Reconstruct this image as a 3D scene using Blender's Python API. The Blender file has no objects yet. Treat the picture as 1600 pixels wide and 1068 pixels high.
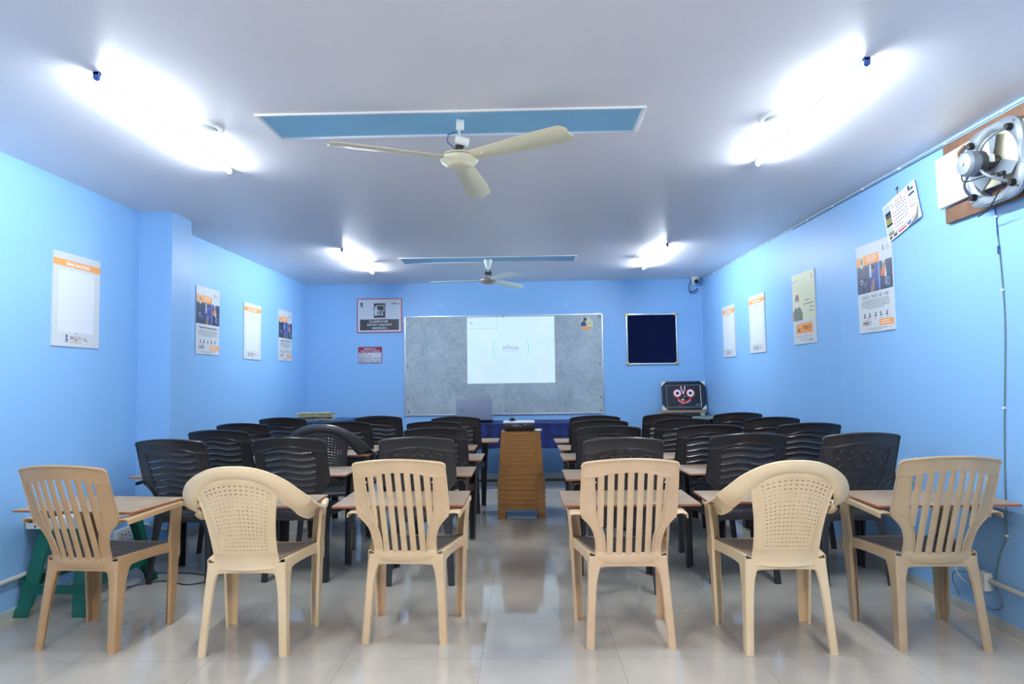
import bpy, bmesh, math, random
from mathutils import Vector, Matrix, Euler
random.seed(7)
sc = bpy.context.scene
COL = sc.collection
PI = math.pi
R = math.radians

# ---------------------------------------------------------------- materials
def lin(c):
    return tuple(((v/255)/12.92 if v/255 <= .04045 else ((v/255+.055)/1.055)**2.4) for v in c)
MATS = {}
def mat(name, rgb, rough=.5, metal=0., noise=0., nscale=8., rgb2=None, bump=0., bscale=60., emit=None, spec=.5, coat=0.):
    """rgb in sRGB 0-255; noise mixes towards rgb2 with a cloudy pattern."""
    m = bpy.data.materials.new(name); m.use_nodes = True
    nt = m.node_tree; b = nt.nodes['Principled BSDF']
    b.inputs['Roughness'].default_value = rough; b.inputs['Metallic'].default_value = metal
    b.inputs['Specular IOR Level'].default_value = spec
    b.inputs['Coat Weight'].default_value = coat
    c1 = lin(rgb); c2 = lin(rgb2) if rgb2 else tuple(v*.8 for v in c1)
    if noise > 0:
        tc = nt.nodes.new('ShaderNodeTexCoord'); n = nt.nodes.new('ShaderNodeTexNoise')
        n.inputs['Scale'].default_value = nscale; n.inputs['Detail'].default_value = 6
        n.inputs['Roughness'].default_value = .6
        r = nt.nodes.new('ShaderNodeMapRange'); r.inputs[1].default_value = .35; r.inputs[2].default_value = .7
        r.inputs[4].default_value = noise
        mx = nt.nodes.new('ShaderNodeMix'); mx.data_type = 'RGBA'
        mx.inputs[6].default_value = (*c1, 1); mx.inputs[7].default_value = (*c2, 1)
        nt.links.new(tc.outputs['Object'], n.inputs['Vector']); nt.links.new(n.outputs['Fac'], r.inputs[0])
        nt.links.new(r.outputs[0], mx.inputs[0]); nt.links.new(mx.outputs[2], b.inputs['Base Color'])
    else:
        b.inputs['Base Color'].default_value = (*c1, 1)
    if bump > 0:
        tc = nt.nodes.new('ShaderNodeTexCoord'); n = nt.nodes.new('ShaderNodeTexNoise')
        n.inputs['Scale'].default_value = bscale; n.inputs['Detail'].default_value = 4
        bp = nt.nodes.new('ShaderNodeBump'); bp.inputs['Strength'].default_value = bump; bp.inputs['Distance'].default_value = .01
        nt.links.new(tc.outputs['Object'], n.inputs['Vector']); nt.links.new(n.outputs['Fac'], bp.inputs['Height'])
        nt.links.new(bp.outputs[0], b.inputs['Normal'])
    if emit:
        b.inputs['Emission Color'].default_value = (*lin(emit[0]), 1); b.inputs['Emission Strength'].default_value = emit[1]
    MATS[name] = m
    return m

WALL = (136, 185, 234)
mat('wall_blue', WALL, .45, noise=.25, nscale=1.3, rgb2=(128, 178, 229), bump=.08, bscale=14)
mat('ceiling_white', (238, 234, 236), .40, noise=.35, nscale=.9, rgb2=(230, 227, 230), bump=.10, bscale=2.2)
mat('panel_blue', (146, 204, 238), .5, noise=.2, nscale=3)
mat('white_trim', (232, 234, 238), .5)
mat('skirting', (176, 184, 182), .3)
mat('black_plastic', (50, 49, 52), .24, noise=.3, nscale=5, rgb2=(30, 30, 33), bump=.05, bscale=90)
mat('black_seat', (44, 44, 47), .38, noise=.5, nscale=7, rgb2=(60, 58, 56))
mat('charcoal_plastic', (64, 63, 66), .34, noise=.3, nscale=5, rgb2=(46, 46, 50))
mat('tan_plastic', (196, 160, 118), .45, noise=.6, nscale=7, rgb2=(178, 142, 104))
mat('beige_plastic', (232, 203, 162), .42, noise=.6, nscale=7, rgb2=(210, 176, 136))
mat('peach_plastic', (232, 201, 163), .42, noise=.6, nscale=7, rgb2=(210, 174, 138))
mat('dull_plastic', (190, 168, 136), .45, noise=.6, nscale=7, rgb2=(174, 152, 122))
mat('cream_plastic', (240, 216, 176), .4, noise=.6, nscale=6, rgb2=(226, 194, 148))
mat('dusty_seat', (112, 108, 106), .6, noise=.7, nscale=9, rgb2=(140, 126, 112))
mat('dusty_cream_seat', (164, 144, 124), .55, noise=.6, nscale=9, rgb2=(140, 124, 110))
mat('laminate', (170, 144, 116), .5, noise=.7, nscale=6, rgb2=(136, 114, 94), bump=.1)
mat('laminate_light', (184, 158, 124), .5, noise=.7, nscale=5, rgb2=(138, 118, 98), bump=.1)
mat('ply_edge', (160, 98, 66), .6, noise=.5, nscale=30, rgb2=(150, 90, 60))
mat('fan_cream', (226, 220, 190), .3)
mat('fan_white', (214, 228, 224), .3)
mat('fan_dark', (70, 66, 64), .4, metal=.4)
mat('fan_bronze', (172, 160, 150), .3, metal=.3)
mat('wire_blue', (30, 60, 140), .5)
mat('wire_black', (26, 28, 34), .5)
mat('wire_green', (96, 120, 112), .6)
mat('pipe_white', (196, 200, 196), .45, noise=.4, nscale=10, rgb2=(170, 172, 165))
mat('socket_white', (226, 230, 228), .4)
mat('grey_metal', (132, 142, 152), .4, metal=.35, noise=.4, nscale=8, rgb2=(108, 118, 128))
mat('blade_grey', (134, 146, 158), .45, metal=.15)
mat('motor_dark', (64, 66, 72), .45, metal=.3)
mat('rubber', (24, 24, 26), .7)
mat('old_wood', (128, 94, 72), .65, noise=.8, nscale=9, rgb2=(98, 70, 54), bump=.2)
mat('foam', (238, 240, 236), .8, bump=.25, bscale=70)
mat('foam_aged', (226, 220, 190), .8, noise=.5, nscale=8, rgb2=(238, 236, 220), bump=.2, bscale=70)
mat('poster_grey', (200, 206, 210), .45)
mat('poster_white', (212, 219, 234), .4)
mat('poster_cream', (212, 214, 178), .45)
mat('orange', (236, 158, 80), .45)
mat('ink', (44, 48, 60), .5)
mat('ink_grey', (96, 102, 112), .5)
mat('ink_blue', (40, 66, 130), .5)
mat('ink_red', (200, 60, 44), .5)
mat('ink_white', (244, 246, 248), .5)
mat('photo_navy', (22, 32, 66), .4, noise=.9, nscale=26, rgb2=(66, 84, 118))
mat('photo_blue', (46, 76, 152), .4, noise=.6, nscale=40, rgb2=(28, 48, 110))
mat('photo_pale', (186, 200, 214), .4)
mat('skin', (158, 112, 88), .5)
mat('beard_white', (222, 220, 216), .6)
mat('vest_grey', (110, 122, 110), .6)
mat('kurta_orange', (214, 122, 76), .6)
mat('sign_red', (178, 62, 62), .45)
mat('sign_grey', (196, 202, 214), .45)
mat('sign_dark', (60, 54, 62), .45)
mat('maroon', (146, 28, 62), .45)
mat('steel_frame', (214, 220, 226), .25, metal=.6)
mat('screw_dark', (80, 84, 92), .4, metal=.7)
mat('brass', (208, 170, 70), .35, metal=.5)
mat('navy_felt', (10, 20, 52), .95, noise=.4, nscale=90, rgb2=(16, 28, 66), spec=.1)
mat('art_black', (18, 24, 34), .3, spec=.5)
mat('art_frame', (16, 28, 48), .3)
mat('corner_white', (206, 212, 216), .5)
mat('art_red', (206, 44, 44), .5)
mat('art_white', (240, 236, 248), .5)
mat('desk_blue', (26, 58, 104), .35)
mat('desk_dark', (24, 34, 54), .5)
mat('desk_wood', (166, 136, 104), .5, noise=.6, nscale=12, rgb2=(140, 112, 84))
mat('desk_green', (124, 138, 128), .3)
mat('paper_a', (188, 186, 160), .8, noise=.8, nscale=30, rgb2=(120, 118, 100))
mat('paper_b', (176, 168, 104), .8, noise=.9, nscale=30, rgb2=(100, 98, 80))
mat('paper_c', (150, 152, 152), .8, noise=.9, nscale=40, rgb2=(80, 84, 90))
mat('laptop_silver', (122, 132, 156), .45, metal=.2)
mat('laptop_dark', (26, 28, 34), .4)
mat('projector_white', (214, 222, 240), .35)
mat('projector_dark', (22, 22, 28), .4)
mat('port_grey', (150, 156, 168), .4)
mat('stool_brown', (158, 106, 40), .34, noise=.4, nscale=6, rgb2=(136, 88, 30), bump=.04)
mat('stool_worn', (186, 140, 74), .35, noise=.6, nscale=14, rgb2=(160, 112, 50))
mat('stool_green', (14, 98, 84), .4, noise=.4, nscale=6, rgb2=(10, 84, 72))
mat('device_white', (214, 220, 214), .5)
mat('device_slot', (70, 40, 34), .6)
mat('tube_body', (200, 212, 226), .4)
mat('tube_cap', (52, 96, 176), .35)
mat('tube_light', (255, 255, 255), .5, emit=((236, 247, 255), 125.0))
mat('tube_light_warm', (255, 255, 255), .5, emit=((255, 236, 214), 330.0))
mat('lens_glass', (230, 232, 226), .3)
mat('cctv_white', (200, 202, 204), .4)
mat('cctv_black', (18, 20, 24), .2)
mat('bar_steel', (46, 52, 58), .35, metal=.6)
mat('door_wood', (150, 110, 80), .5)
mat('projection_glow', (186, 208, 216), .9, noise=.8, nscale=3, rgb2=(172, 200, 212), emit=((222, 242, 255), .25), spec=0)  # projector light put into the picture's own glow, here and in the two below
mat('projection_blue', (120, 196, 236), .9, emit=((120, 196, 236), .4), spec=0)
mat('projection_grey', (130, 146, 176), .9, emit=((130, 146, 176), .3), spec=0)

# whiteboard: smudged grey
def mk_board():
    m = bpy.data.materials.new('whiteboard_smudged'); m.use_nodes = True; nt = m.node_tree; b = nt.nodes['Principled BSDF']
    tc = nt.nodes.new('ShaderNodeTexCoord'); n1 = nt.nodes.new('ShaderNodeTexNoise'); n2 = nt.nodes.new('ShaderNodeTexNoise')
    n1.inputs['Scale'].default_value = 3.2; n1.inputs['Detail'].default_value = 12; n1.inputs['Roughness'].default_value = .72
    n1.inputs['Distortion'].default_value = .8
    n2.inputs['Scale'].default_value = 16; n2.inputs['Detail'].default_value = 8; n2.inputs['Distortion'].default_value = 2.5
    cr = nt.nodes.new('ShaderNodeValToRGB'); e = cr.color_ramp.elements
    e[0].position = .30; e[0].color = (*lin((122, 138, 148)), 1); e[1].position = .72; e[1].color = (*lin((192, 206, 212)), 1)
    a = nt.nodes.new('ShaderNodeMath'); a.operation = 'MULTIPLY_ADD'; a.inputs[1].default_value = .4
    s = nt.nodes.new('ShaderNodeMath'); s.operation = 'MULTIPLY'; s.inputs[1].default_value = .62
    nt.links.new(tc.outputs['Object'], n1.inputs['Vector']); nt.links.new(tc.outputs['Object'], n2.inputs['Vector'])
    nt.links.new(n1.outputs['Fac'], s.inputs[0]); nt.links.new(n2.outputs['Fac'], a.inputs[0]); nt.links.new(s.outputs[0], a.inputs[2])
    nt.links.new(a.outputs[0], cr.inputs[0]); nt.links.new(cr.outputs[0], b.inputs['Base Color'])
    b.inputs['Roughness'].default_value = .45
    MATS['whiteboard_smudged'] = m
mk_board()
# tablecloth: dark blue with a darker diamond weave
def mk_cloth():
    m = bpy.data.materials.new('cloth_blue'); m.use_nodes = True; nt = m.node_tree; b = nt.nodes['Principled BSDF']
    tc = nt.nodes.new('ShaderNodeTexCoord'); mp = nt.nodes.new('ShaderNodeMapping'); mp.inputs['Rotation'].default_value = (0, R(45), 0)
    mp.inputs['Scale'].default_value = (11, 11, 11)
    ck = nt.nodes.new('ShaderNodeTexChecker'); ck.inputs['Scale'].default_value = 1
    ck.inputs['Color1'].default_value = (*lin((18, 46, 122)), 1); ck.inputs['Color2'].default_value = (*lin((13, 32, 90)), 1)
    n = nt.nodes.new('ShaderNodeTexNoise'); n.inputs['Scale'].default_value = 14
    mx = nt.nodes.new('ShaderNodeMix'); mx.data_type = 'RGBA'; mx.inputs[7].default_value = (*lin((10, 22, 62)), 1)
    r = nt.nodes.new('ShaderNodeMapRange'); r.inputs[1].default_value = .5; r.inputs[2].default_value = .65
    nt.links.new(tc.outputs['Object'], mp.inputs[0]); nt.links.new(mp.outputs[0], ck.inputs['Vector'])
    nt.links.new(tc.outputs['Object'], n.inputs['Vector']); nt.links.new(n.outputs['Fac'], r.inputs[0]); nt.links.new(r.outputs[0], mx.inputs[0])
    nt.links.new(ck.outputs['Color'], mx.inputs[6]); nt.links.new(mx.outputs[2], b.inputs['Base Color'])
    b.inputs['Roughness'].default_value = .8
    MATS['cloth_blue'] = m
mk_cloth()
# polished vitrified floor tiles
def mk_floor():
    m = bpy.data.materials.new('floor_tile'); m.use_nodes = True; nt = m.node_tree; b = nt.nodes['Principled BSDF']
    tc = nt.nodes.new('ShaderNodeTexCoord'); mp = nt.nodes.new('ShaderNodeMapping')
    mp.inputs['Location'].default_value = (.20, -.54+.0, 0)
    br = nt.nodes.new('ShaderNodeTexBrick'); br.offset = 0; br.squash = 1
    br.inputs['Scale'].default_value = 1; br.inputs['Brick Width'].default_value = .6; br.inputs['Row Height'].default_value = .6
    br.inputs['Mortar Size'].default_value = .0011; br.inputs['Mortar Smooth'].default_value = .2
    br.inputs['Color1'].default_value = (*lin((208, 200, 186)), 1); br.inputs['Color2'].default_value = (*lin((201, 193, 180)), 1)
    br.inputs['Mortar'].default_value = (*lin((152, 150, 142)), 1)
    n = nt.nodes.new('ShaderNodeTexNoise'); n.inputs['Scale'].default_value = 5; n.inputs['Detail'].default_value = 8
    mx = nt.nodes.new('ShaderNodeMix'); mx.data_type = 'RGBA'; mx.blend_type = 'MULTIPLY'
    cr = nt.nodes.new('ShaderNodeValToRGB'); e = cr.color_ramp.elements
    e[0].position = .3; e[0].color = (.86, .86, .85, 1); e[1].position = .7; e[1].color = (1, 1, 1, 1)
    mx.inputs[0].default_value = 1
    nt.links.new(tc.outputs['Object'], mp.inputs[0]); nt.links.new(mp.outputs[0], br.inputs['Vector'])
    nt.links.new(tc.outputs['Object'], n.inputs['Vector']); nt.links.new(n.outputs['Fac'], cr.inputs[0])
    nt.links.new(br.outputs['Color'], mx.inputs[6]); nt.links.new(cr.outputs[0], mx.inputs[7]); nt.links.new(mx.outputs[2], b.inputs['Base Color'])
    b.inputs['Roughness'].default_value = .075; b.inputs['Specular IOR Level'].default_value = .6
    n2 = nt.nodes.new('ShaderNodeTexNoise'); n2.inputs['Scale'].default_value = 2.5; n2.inputs['Detail'].default_value = 5
    rr = nt.nodes.new('ShaderNodeMapRange'); rr.inputs[3].default_value = .03; rr.inputs[4].default_value = .09
    nt.links.new(tc.outputs['Object'], n2.inputs['Vector']); nt.links.new(n2.outputs['Fac'], rr.inputs[0]); nt.links.new(rr.outputs[0], b.inputs['Roughness'])
    MATS['floor_tile'] = m
mk_floor()

# ---------------------------------------------------------------- mesh builder
class MB:
    def __init__(self, M=None):
        self.bm = bmesh.new(); self.slots = []; self.M = M or Matrix()
    def mi(self, m):
        if m not in self.slots: self.slots.append(m)
        return self.slots.index(m)
    def V(self, p): return self.bm.verts.new(self.M @ Vector(p))
    def face(self, vs, i):
        try:
            f = self.bm.faces.new(vs); f.material_index = i; return f
        except ValueError: return None
    def box(self, c, s, m, rot=(0, 0, 0), bev=0.):
        T = Matrix.Translation(c) @ Euler(rot).to_matrix().to_4x4()
        i = self.mi(m); hx, hy, hz = s[0]/2, s[1]/2, s[2]/2
        tmp = bmesh.new()
        bmesh.ops.create_cube(tmp, size=1, matrix=Matrix.Diagonal((s[0], s[1], s[2], 1)))
        if bev > 0: bmesh.ops.bevel(tmp, geom=tmp.edges[:], offset=min(bev, min(s)*.45), segments=2, affect='EDGES', profile=.6)
        self.merge(tmp, T, i)
    def merge(self, tmp, T, i):
        mp = {}
        for v in tmp.verts: mp[v] = self.bm.verts.new(self.M @ (T @ v.co))
        for f in tmp.faces: self.face([mp[v] for v in f.verts], i)
        tmp.free()
    def tube(self, pts, r, m, n=8, caps=True, radii=None):
        i = self.mi(m); pts = [Vector(p) for p in pts]; rings = []
        up = None
        for k, p in enumerate(pts):
            d = (pts[min(k+1, len(pts)-1)] - pts[max(k-1, 0)]).normalized()
            if up is None:
                up = Vector((0, 0, 1)) if abs(d.z) < .9 else Vector((1, 0, 0))
            a = d.cross(up).normalized(); b = a.cross(d).normalized(); up = b
            rr = radii[k] if radii else r
            rings.append([self.V(p + (a*math.cos(t)+b*math.sin(t))*rr) for t in [2*PI*j/n for j in range(n)]])
        for k in range(len(rings)-1):
            for j in range(n):
                self.face([rings[k][j], rings[k][(j+1) % n], rings[k+1][(j+1) % n], rings[k+1][j]], i)
        if caps:
            self.face(rings[0][::-1], i); self.face(rings[-1], i)
    def lathe(self, prof, m, c=(0, 0, 0), axis='z', n=24):
        """prof: list of (radius, height)"""
        i = self.mi(m); rings = []
        for r, h in prof:
            ring = []
            for j in range(n):
                t = 2*PI*j/n; x, y = r*math.cos(t), r*math.sin(t)
                p = {'z': (x, y, h), 'y': (x, h, y), 'x': (h, x, y)}[axis]
                ring.append(self.V(Vector(p)+Vector(c)))
            rings.append(ring)
        for k in range(len(rings)-1):
            for j in range(n): self.face([rings[k][j], rings[k][(j+1) % n], rings[k+1][(j+1) % n], rings[k+1][j]], i)
        self.face(rings[0][::-1], i); self.face(rings[-1], i)
    def plate(self, P, th, m, mask=None, flip=False):
        """double-sided sheet from a grid of points with thickness th; mask(i,j) keeps a cell"""
        i0 = self.mi(m); nr, nc = len(P), len(P[0]); P = [[Vector(p) for p in r] for r in P]
        keep = lambda i, j: 0 <= i < nr-1 and 0 <= j < nc-1 and (mask is None or mask(i, j))
        A, B = {}, {}
        def vert(i, j):
            if (i, j) in A: return
            du = P[i][min(j+1, nc-1)] - P[i][max(j-1, 0)]; dv = P[min(i+1, nr-1)][j] - P[max(i-1, 0)][j]
            nrm = du.cross(dv)
            nrm = nrm.normalized() if nrm.length > 1e-12 else Vector((0, -1, 0))
            A[(i, j)] = self.V(P[i][j] + nrm*th/2); B[(i, j)] = self.V(P[i][j] - nrm*th/2)
        for i in range(nr-1):
            for j in range(nc-1):
                if not keep(i, j): continue
                q = [(i, j), (i, j+1), (i+1, j+1), (i+1, j)]
                for k in q: vert(*k)
                self.face([A[k] for k in q], i0); self.face([B[k] for k in q[::-1]], i0)
                for (a, b, ok) in ((q[0], q[1], keep(i-1, j)), (q[1], q[2], keep(i, j+1)), (q[2], q[3], keep(i+1, j)), (q[3], q[0], keep(i, j-1))):
                    if not ok: self.face([A[b], A[a], B[a], B[b]], i0)
    def poly(self, pts, m, h=.0006):
        """thin printed patch in the local xz plane facing -y; pts (x, z), y = first entry"""
        pass
    def build(self, name, parent=None, smooth=35):
        bm = self.bm
        bmesh.ops.recalc_face_normals(bm, faces=bm.faces[:])
        if smooth:
            for f in bm.faces: f.smooth = True
            lim = R(smooth)
            for e in bm.edges:
                if len(e.link_faces) != 2 or e.calc_face_angle(0) > lim: e.smooth = False
        me = bpy.data.meshes.new(name); bm.to_mesh(me); bm.free()
        for s in self.slots: me.materials.append(MATS[s])
        o = bpy.data.objects.new(name, me); COL.objects.link(o)
        if parent: o.parent = parent
        return o

def tag(o, label=None, cat=None, group=None, kind=None):
    if label: o['label'] = label
    if cat: o['category'] = cat
    if group: o['group'] = group
    if kind: o['kind'] = kind
    return o
def thing(name, label, cat, loc=(0, 0, 0), rz=0., group=None, rot=None):
    o = bpy.data.objects.new(name, None); COL.objects.link(o); o.empty_display_size = .1
    o.location = loc; o.rotation_euler = rot if rot else (0, 0, rz)
    return tag(o, label, cat, group)
def dup(root, loc, rz=0., label=None, group=None, scale=None):
    r = root.copy(); COL.objects.link(r); r.location = loc; r.rotation_euler = (0, 0, rz)
    if scale: r.scale = scale
    if label: r['label'] = label
    if group: r['group'] = group
    for ch in list(root.children):
        c = ch.copy(); COL.objects.link(c); c.parent = r
        for g in ch.children:
            d = g.copy(); COL.objects.link(d); d.parent = c
    return r

# flat graphics on a panel: local x to the right, z up, facing -y
class Sheet:
    def __init__(self, root, y0):
        self.root, self.y = root, y0; self.parts = {}
    def part(self, n):
        if n not in self.parts: self.parts[n] = MB()
        return self.parts[n]
    def poly(self, n, pts, m, lift=.0006):
        mb = self.part(n); i = mb.mi(m)
        a = [mb.V((x, self.y-lift, z)) for x, z in pts]; b = [mb.V((x, self.y+.0002, z)) for x, z in pts]
        mb.face(a, i)
        for k in range(len(a)): mb.face([a[k-1], a[k], b[k], b[k-1]], i)
    def rect(self, n, x0, z0, x1, z1, m, lift=.0006):
        self.poly(n, [(x0, z0), (x1, z0), (x1, z1), (x0, z1)], m, lift)
    def disc(self, n, cx, cz, rx, rz, m, lift=.0006, k=24):
        self.poly(n, [(cx+rx*math.cos(2*PI*j/k), cz+rz*math.sin(2*PI*j/k)) for j in range(k)], m, lift)
    def ring(self, n, cx, cz, r0, r1, m, lift=.0006, a0=0, a1=360, k=24):
        mb = self.part(n); i = mb.mi(m); prev = None
        for j in range(k+1):
            t = R(a0+(a1-a0)*j/k); c, s = math.cos(t), math.sin(t)
            cur = (mb.V((cx+r0*c, self.y-lift, cz+r0*s)), mb.V((cx+r1*c, self.y-lift, cz+r1*s)))
            if prev: mb.face([prev[0], prev[1], cur[1], cur[0]], i)
            prev = cur
    def text(self, n, s, x, z, size, m, lift=.0008, align='CENTER', width=None, bold=.0, shear=0.):
        cu = bpy.data.curves.new('t', 'FONT'); cu.body = s; cu.size = size; cu.align_x = align; cu.align_y = 'CENTER'
        cu.resolution_u = 2; cu.offset = bold*size; cu.shear = shear
        ob = bpy.data.objects.new('t', cu); COL.objects.link(ob)
        dg = bpy.context.evaluated_depsgraph_get(); dg.update()
        me = bpy.data.meshes.new_from_object(ob.evaluated_get(dg))
        k = 1.
        if width and len(me.vertices):
            xs = [v.co.x for v in me.vertices]; w = max(xs)-min(xs); k = width/w if w > 1e-6 else 1
        mb = self.part(n); i = mb.mi(m); vs = [mb.V((x+v.co.x*k, self.y-lift, z+v.co.y)) for v in me.vertices]
        for p in me.polygons: mb.face([vs[q] for q in p.vertices], i)
        bpy.data.objects.remove(ob); bpy.data.curves.remove(cu); bpy.data.meshes.remove(me)
    def done(self):
        for n, mb in self.parts.items(): mb.build(n, self.root, smooth=0)

def lerp(a, b, t): return a+(b-a)*t
def interp(tab, x):
    """piecewise linear through sorted (x, y) pairs"""
    if x <= tab[0][0]: return tab[0][1]
    for (a, ya), (b, yb) in zip(tab, tab[1:]):
        if x <= b: return ya+(yb-ya)*(x-a)/(b-a)
    return tab[-1][1]
def smoothed(tab, x, w=.012):
    return sum(interp(tab, x+d*w) for d in (-1, -.5, 0, .5, 1))/5

# ---------------------------------------------------------------- room
XL, XR, YB, YF, H = -2.713, 2.250, 8.2, -2.6, 2.442
def slab(name, c, s, m):
    mb = MB(); mb.box(c, s, m); return tag(mb.build(name, smooth=0), kind='structure')
slab('floor', ((XL+XR)/2, (YB+YF)/2, -.05), (XR-XL+.3, YB-YF+.3, .1), 'floor_tile')
slab('wall_back', ((XL+XR)/2, YB+.07, H/2), (XR-XL+.3, .14, H+.1), 'wall_blue')
slab('wall_left', (XL-.07, (YB+YF)/2, H/2), (.14, YB-YF, H+.1), 'wall_blue')
slab('wall_front', ((XL+XR)/2, YF-.07, H/2), (XR-XL+.3, .14, H+.1), 'wall_blue')
slab('pillar_left', (XL+.1165, 4.715, H/2), (.233, .27, H), 'wall_blue')
# right wall with two hairline vertical plaster seams
def right_wall():
    mb = MB(); mb.box((XR+.07, (YB+YF)/2, H/2), (.14, YB-YF, H+.1), 'wall_blue')
    return tag(mb.build('wall_right', smooth=0), kind='structure')
right_wall()
m = mat('seam_pale', (150, 204, 246), .5)
for k, (y, z0, z1) in enumerate([(4.90, 0.2, 2.0), (4.63, .3, 1.75), (6.9, 1.2, 2.2)]):
    mb = MB(); mb.box((XR-.0004, y, (z0+z1)/2), (.001, .004, z1-z0), 'seam_pale')
    tag(mb.build('trim_%d' % (k+3), smooth=0), kind='structure')
# ceiling with two shallow recessed blue bays
def ceiling():
    mb = MB(); holes = [(-1.20, .565, 2.93, 3.23), (-1.22, .545, 6.50, 6.81)]
    xs = sorted({XL-.1, XR+.1, *[h[0] for h in holes], *[h[1] for h in holes]}); ys = sorted({YF-.1, YB+.1, *[h[2] for h in holes], *[h[3] for h in holes]})
    # dense cells keep shading even
    i = mb.mi('ceiling_white')
    for a, b in zip(ys, ys[1:]):
        for c, d in zip(xs, xs[1:]):
            if any(h[0]-1e-6 <= c and d <= h[1]+1e-6 and h[2]-1e-6 <= a and b <= h[3]+1e-6 for h in holes): continue
            if any(h[2]-1e-6 <= a and b <= h[3]+1e-6 for h in holes): pass
            mb.box(((c+d)/2, (a+b)/2, H+.03), (d-c, b-a, .06), 'ceiling_white')
    return tag(mb.build('ceiling', smooth=0), kind='structure'), holes
_, HOLES = ceiling()
for k, h in enumerate(HOLES):
    mb = MB(); mb.box(((h[0]+h[1])/2, (h[2]+h[3])/2, H+.008+.01), (h[1]-h[0], h[3]-h[2], .02), 'panel_blue')
    fr = .011
    tag(mb.build('trim_%d' % (k+6), smooth=0), kind='structure')
    mb = MB()
    mb.box(((h[0]+h[1])/2, h[2]-fr/2, H-.003), (h[1]-h[0]+2*fr, fr, .010), 'white_trim'); mb.box(((h[0]+h[1])/2, h[3]+fr/2, H-.001), (h[1]-h[0]+2*fr, fr, .004), 'ceiling_white')
    mb.box((h[0]-fr/2, (h[2]+h[3])/2, H-.002), (fr, h[3]-h[2], .008), 'white_trim'); mb.box((h[1]+fr/2, (h[2]+h[3])/2, H-.002), (fr, h[3]-h[2], .008), 'white_trim')
    tag(mb.build('trim_%d' % (k+1), smooth=0), kind='structure')
slab('baseboard_back', ((XL+XR)/2, YB-.004, .028), (XR-XL, .008, .056), 'skirting')
slab('baseboard_right', (XR-.004, (YB+YF)/2, .024), (.008, YB-YF-.02, .048), 'skirting')
for k, (a, b) in enumerate([(YF, 4.58), (4.85, YB)]):
    slab('baseboard_left' if k == 0 else 'baseboard_left_far', (XL+.004, (a+b)/2, .024), (.008, b-a-.01, .048), 'skirting')
slab('baseboard_pillar', (XL+.1165, 4.715, .024), (.245, .282, .048), 'skirting')
# entrance behind the camera
def door():
    mb = MB(); mb.box((1.2, YF+.02, 1.02), (.9, .04, 2.04), 'door_wood', bev=.004)
    d = tag(mb.build('door_1'), kind='structure')
    mb = MB(); mb.box((1.2-.49, YF+.03, 1.04), (.07, .06, 2.1), 'white_trim'); mb.box((1.2+.49, YF+.03, 1.04), (.07, .06, 2.1), 'white_trim'); mb.box((1.2, YF+.03, 2.09), (1.05, .06, .07), 'white_trim')
    mb.build('door_frame', d, smooth=0)
    mb = MB(); mb.tube([(.85, YF+.04, 1), (.85, YF+.09, 1), (.95, YF+.09, 1)], .01, 'steel_frame'); mb.build('door_handle', d)
door()

# ---------------------------------------------------------------- tube lights and round ceiling lights
def tube_light(x, y0, y1, label, em='tube_light'):
    t = thing('tube_light', label, 'light', (x, (y0+y1)/2, H), 0, 'ceiling tube lights')
    L = y1-y0
    mb = MB(); mb.box((0, 0, -.006), (.024, L, .012), 'tube_body', bev=.002); mb.build('batten', t)
    mb = MB(); prof = [(-.011, -.012)]+[(-.011*math.cos(a), -.020-.013*math.sin(a)) for a in [PI*k/8 for k in range(9)]]+[(.011, -.012)]
    i = mb.mi(em); rows = [[mb.V((px, yy, pz)) for px, pz in prof] for yy in (-L/2+.014, L/2-.014)]
    for j in range(len(prof)-1): mb.face([rows[0][j], rows[0][j+1], rows[1][j+1], rows[1][j]], i)
    mb.face(rows[0][::-1], i); mb.face(rows[1], i); mb.build('diffuser', t)
    for s in (-1, 1):
        mb = MB(); i = mb.mi('tube_cap' if s < 0 else 'tube_body')
        pr = [(-.012, -.0)]+[(-.012*math.cos(a), -.021-.014*math.sin(a)) for a in [PI*k/8 for k in range(9)]]+[(.012, -.0)]
        y0_, y1_ = (s*L/2, s*(L/2-.014)) if s < 0 else (s*L/2, s*(L/2-.006))
        rows = [[mb.V((px, yy, pz)) for px, pz in pr] for yy in (y0_, y1_)]
        for j in range(len(pr)): mb.face([rows[0][j-1], rows[0][j], rows[1][j], rows[1][j-1]], i)
        mb.face(rows[0][::-1], i); mb.face(rows[1], i); mb.build('end_cap', t)
tube_light(-1.655, 2.48, 3.66, 'glowing white tube light on ceiling, large one at left')
tube_light(1.352, 2.50, 3.70, 'glowing white tube light on ceiling, large one at right, nearest the exhaust fan')
tube_light(-1.655, 5.97, 7.22, 'glowing white tube light on ceiling, small far one left of the back fan')
tube_light(1.345, 6.00, 7.22, 'glowing white tube light on ceiling, small far one right of the back fan')
tube_light(-1.655, -.98, .22, 'white tube light on the ceiling behind the camera at left', 'tube_light_warm')
tube_light(1.352, -.98, .22, 'white tube light on the ceiling behind the camera at right', 'tube_light_warm')
def downlight(x, y, label):
    t = thing('ceiling_downlight', label, 'light', (x, y, H), 0, 'round unlit ceiling downlights')
    mb = MB(); mb.lathe([(.062, -.004), (.066, -.010), (.085, -.010), (.092, -.004), (.093, 0.)], 'white_trim', n=40); mb.build('rim', t)
    mb = MB(); mb.lathe([(.0, -.0125), (.040, -.0122), (.060, -.0105), (.061, -.003)], 'lens_glass', n=40); mb.build('lens', t)
downlight(-1.515, 3.06, 'round unlit downlight beside the large left tube light')
downlight(1.235, 3.08, 'round unlit downlight beside the large right tube light')
downlight(-1.52, 6.62, 'small round unlit downlight beside the far left tube light')
downlight(1.215, 6.62, 'small round unlit downlight beside the far right tube light')

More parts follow.
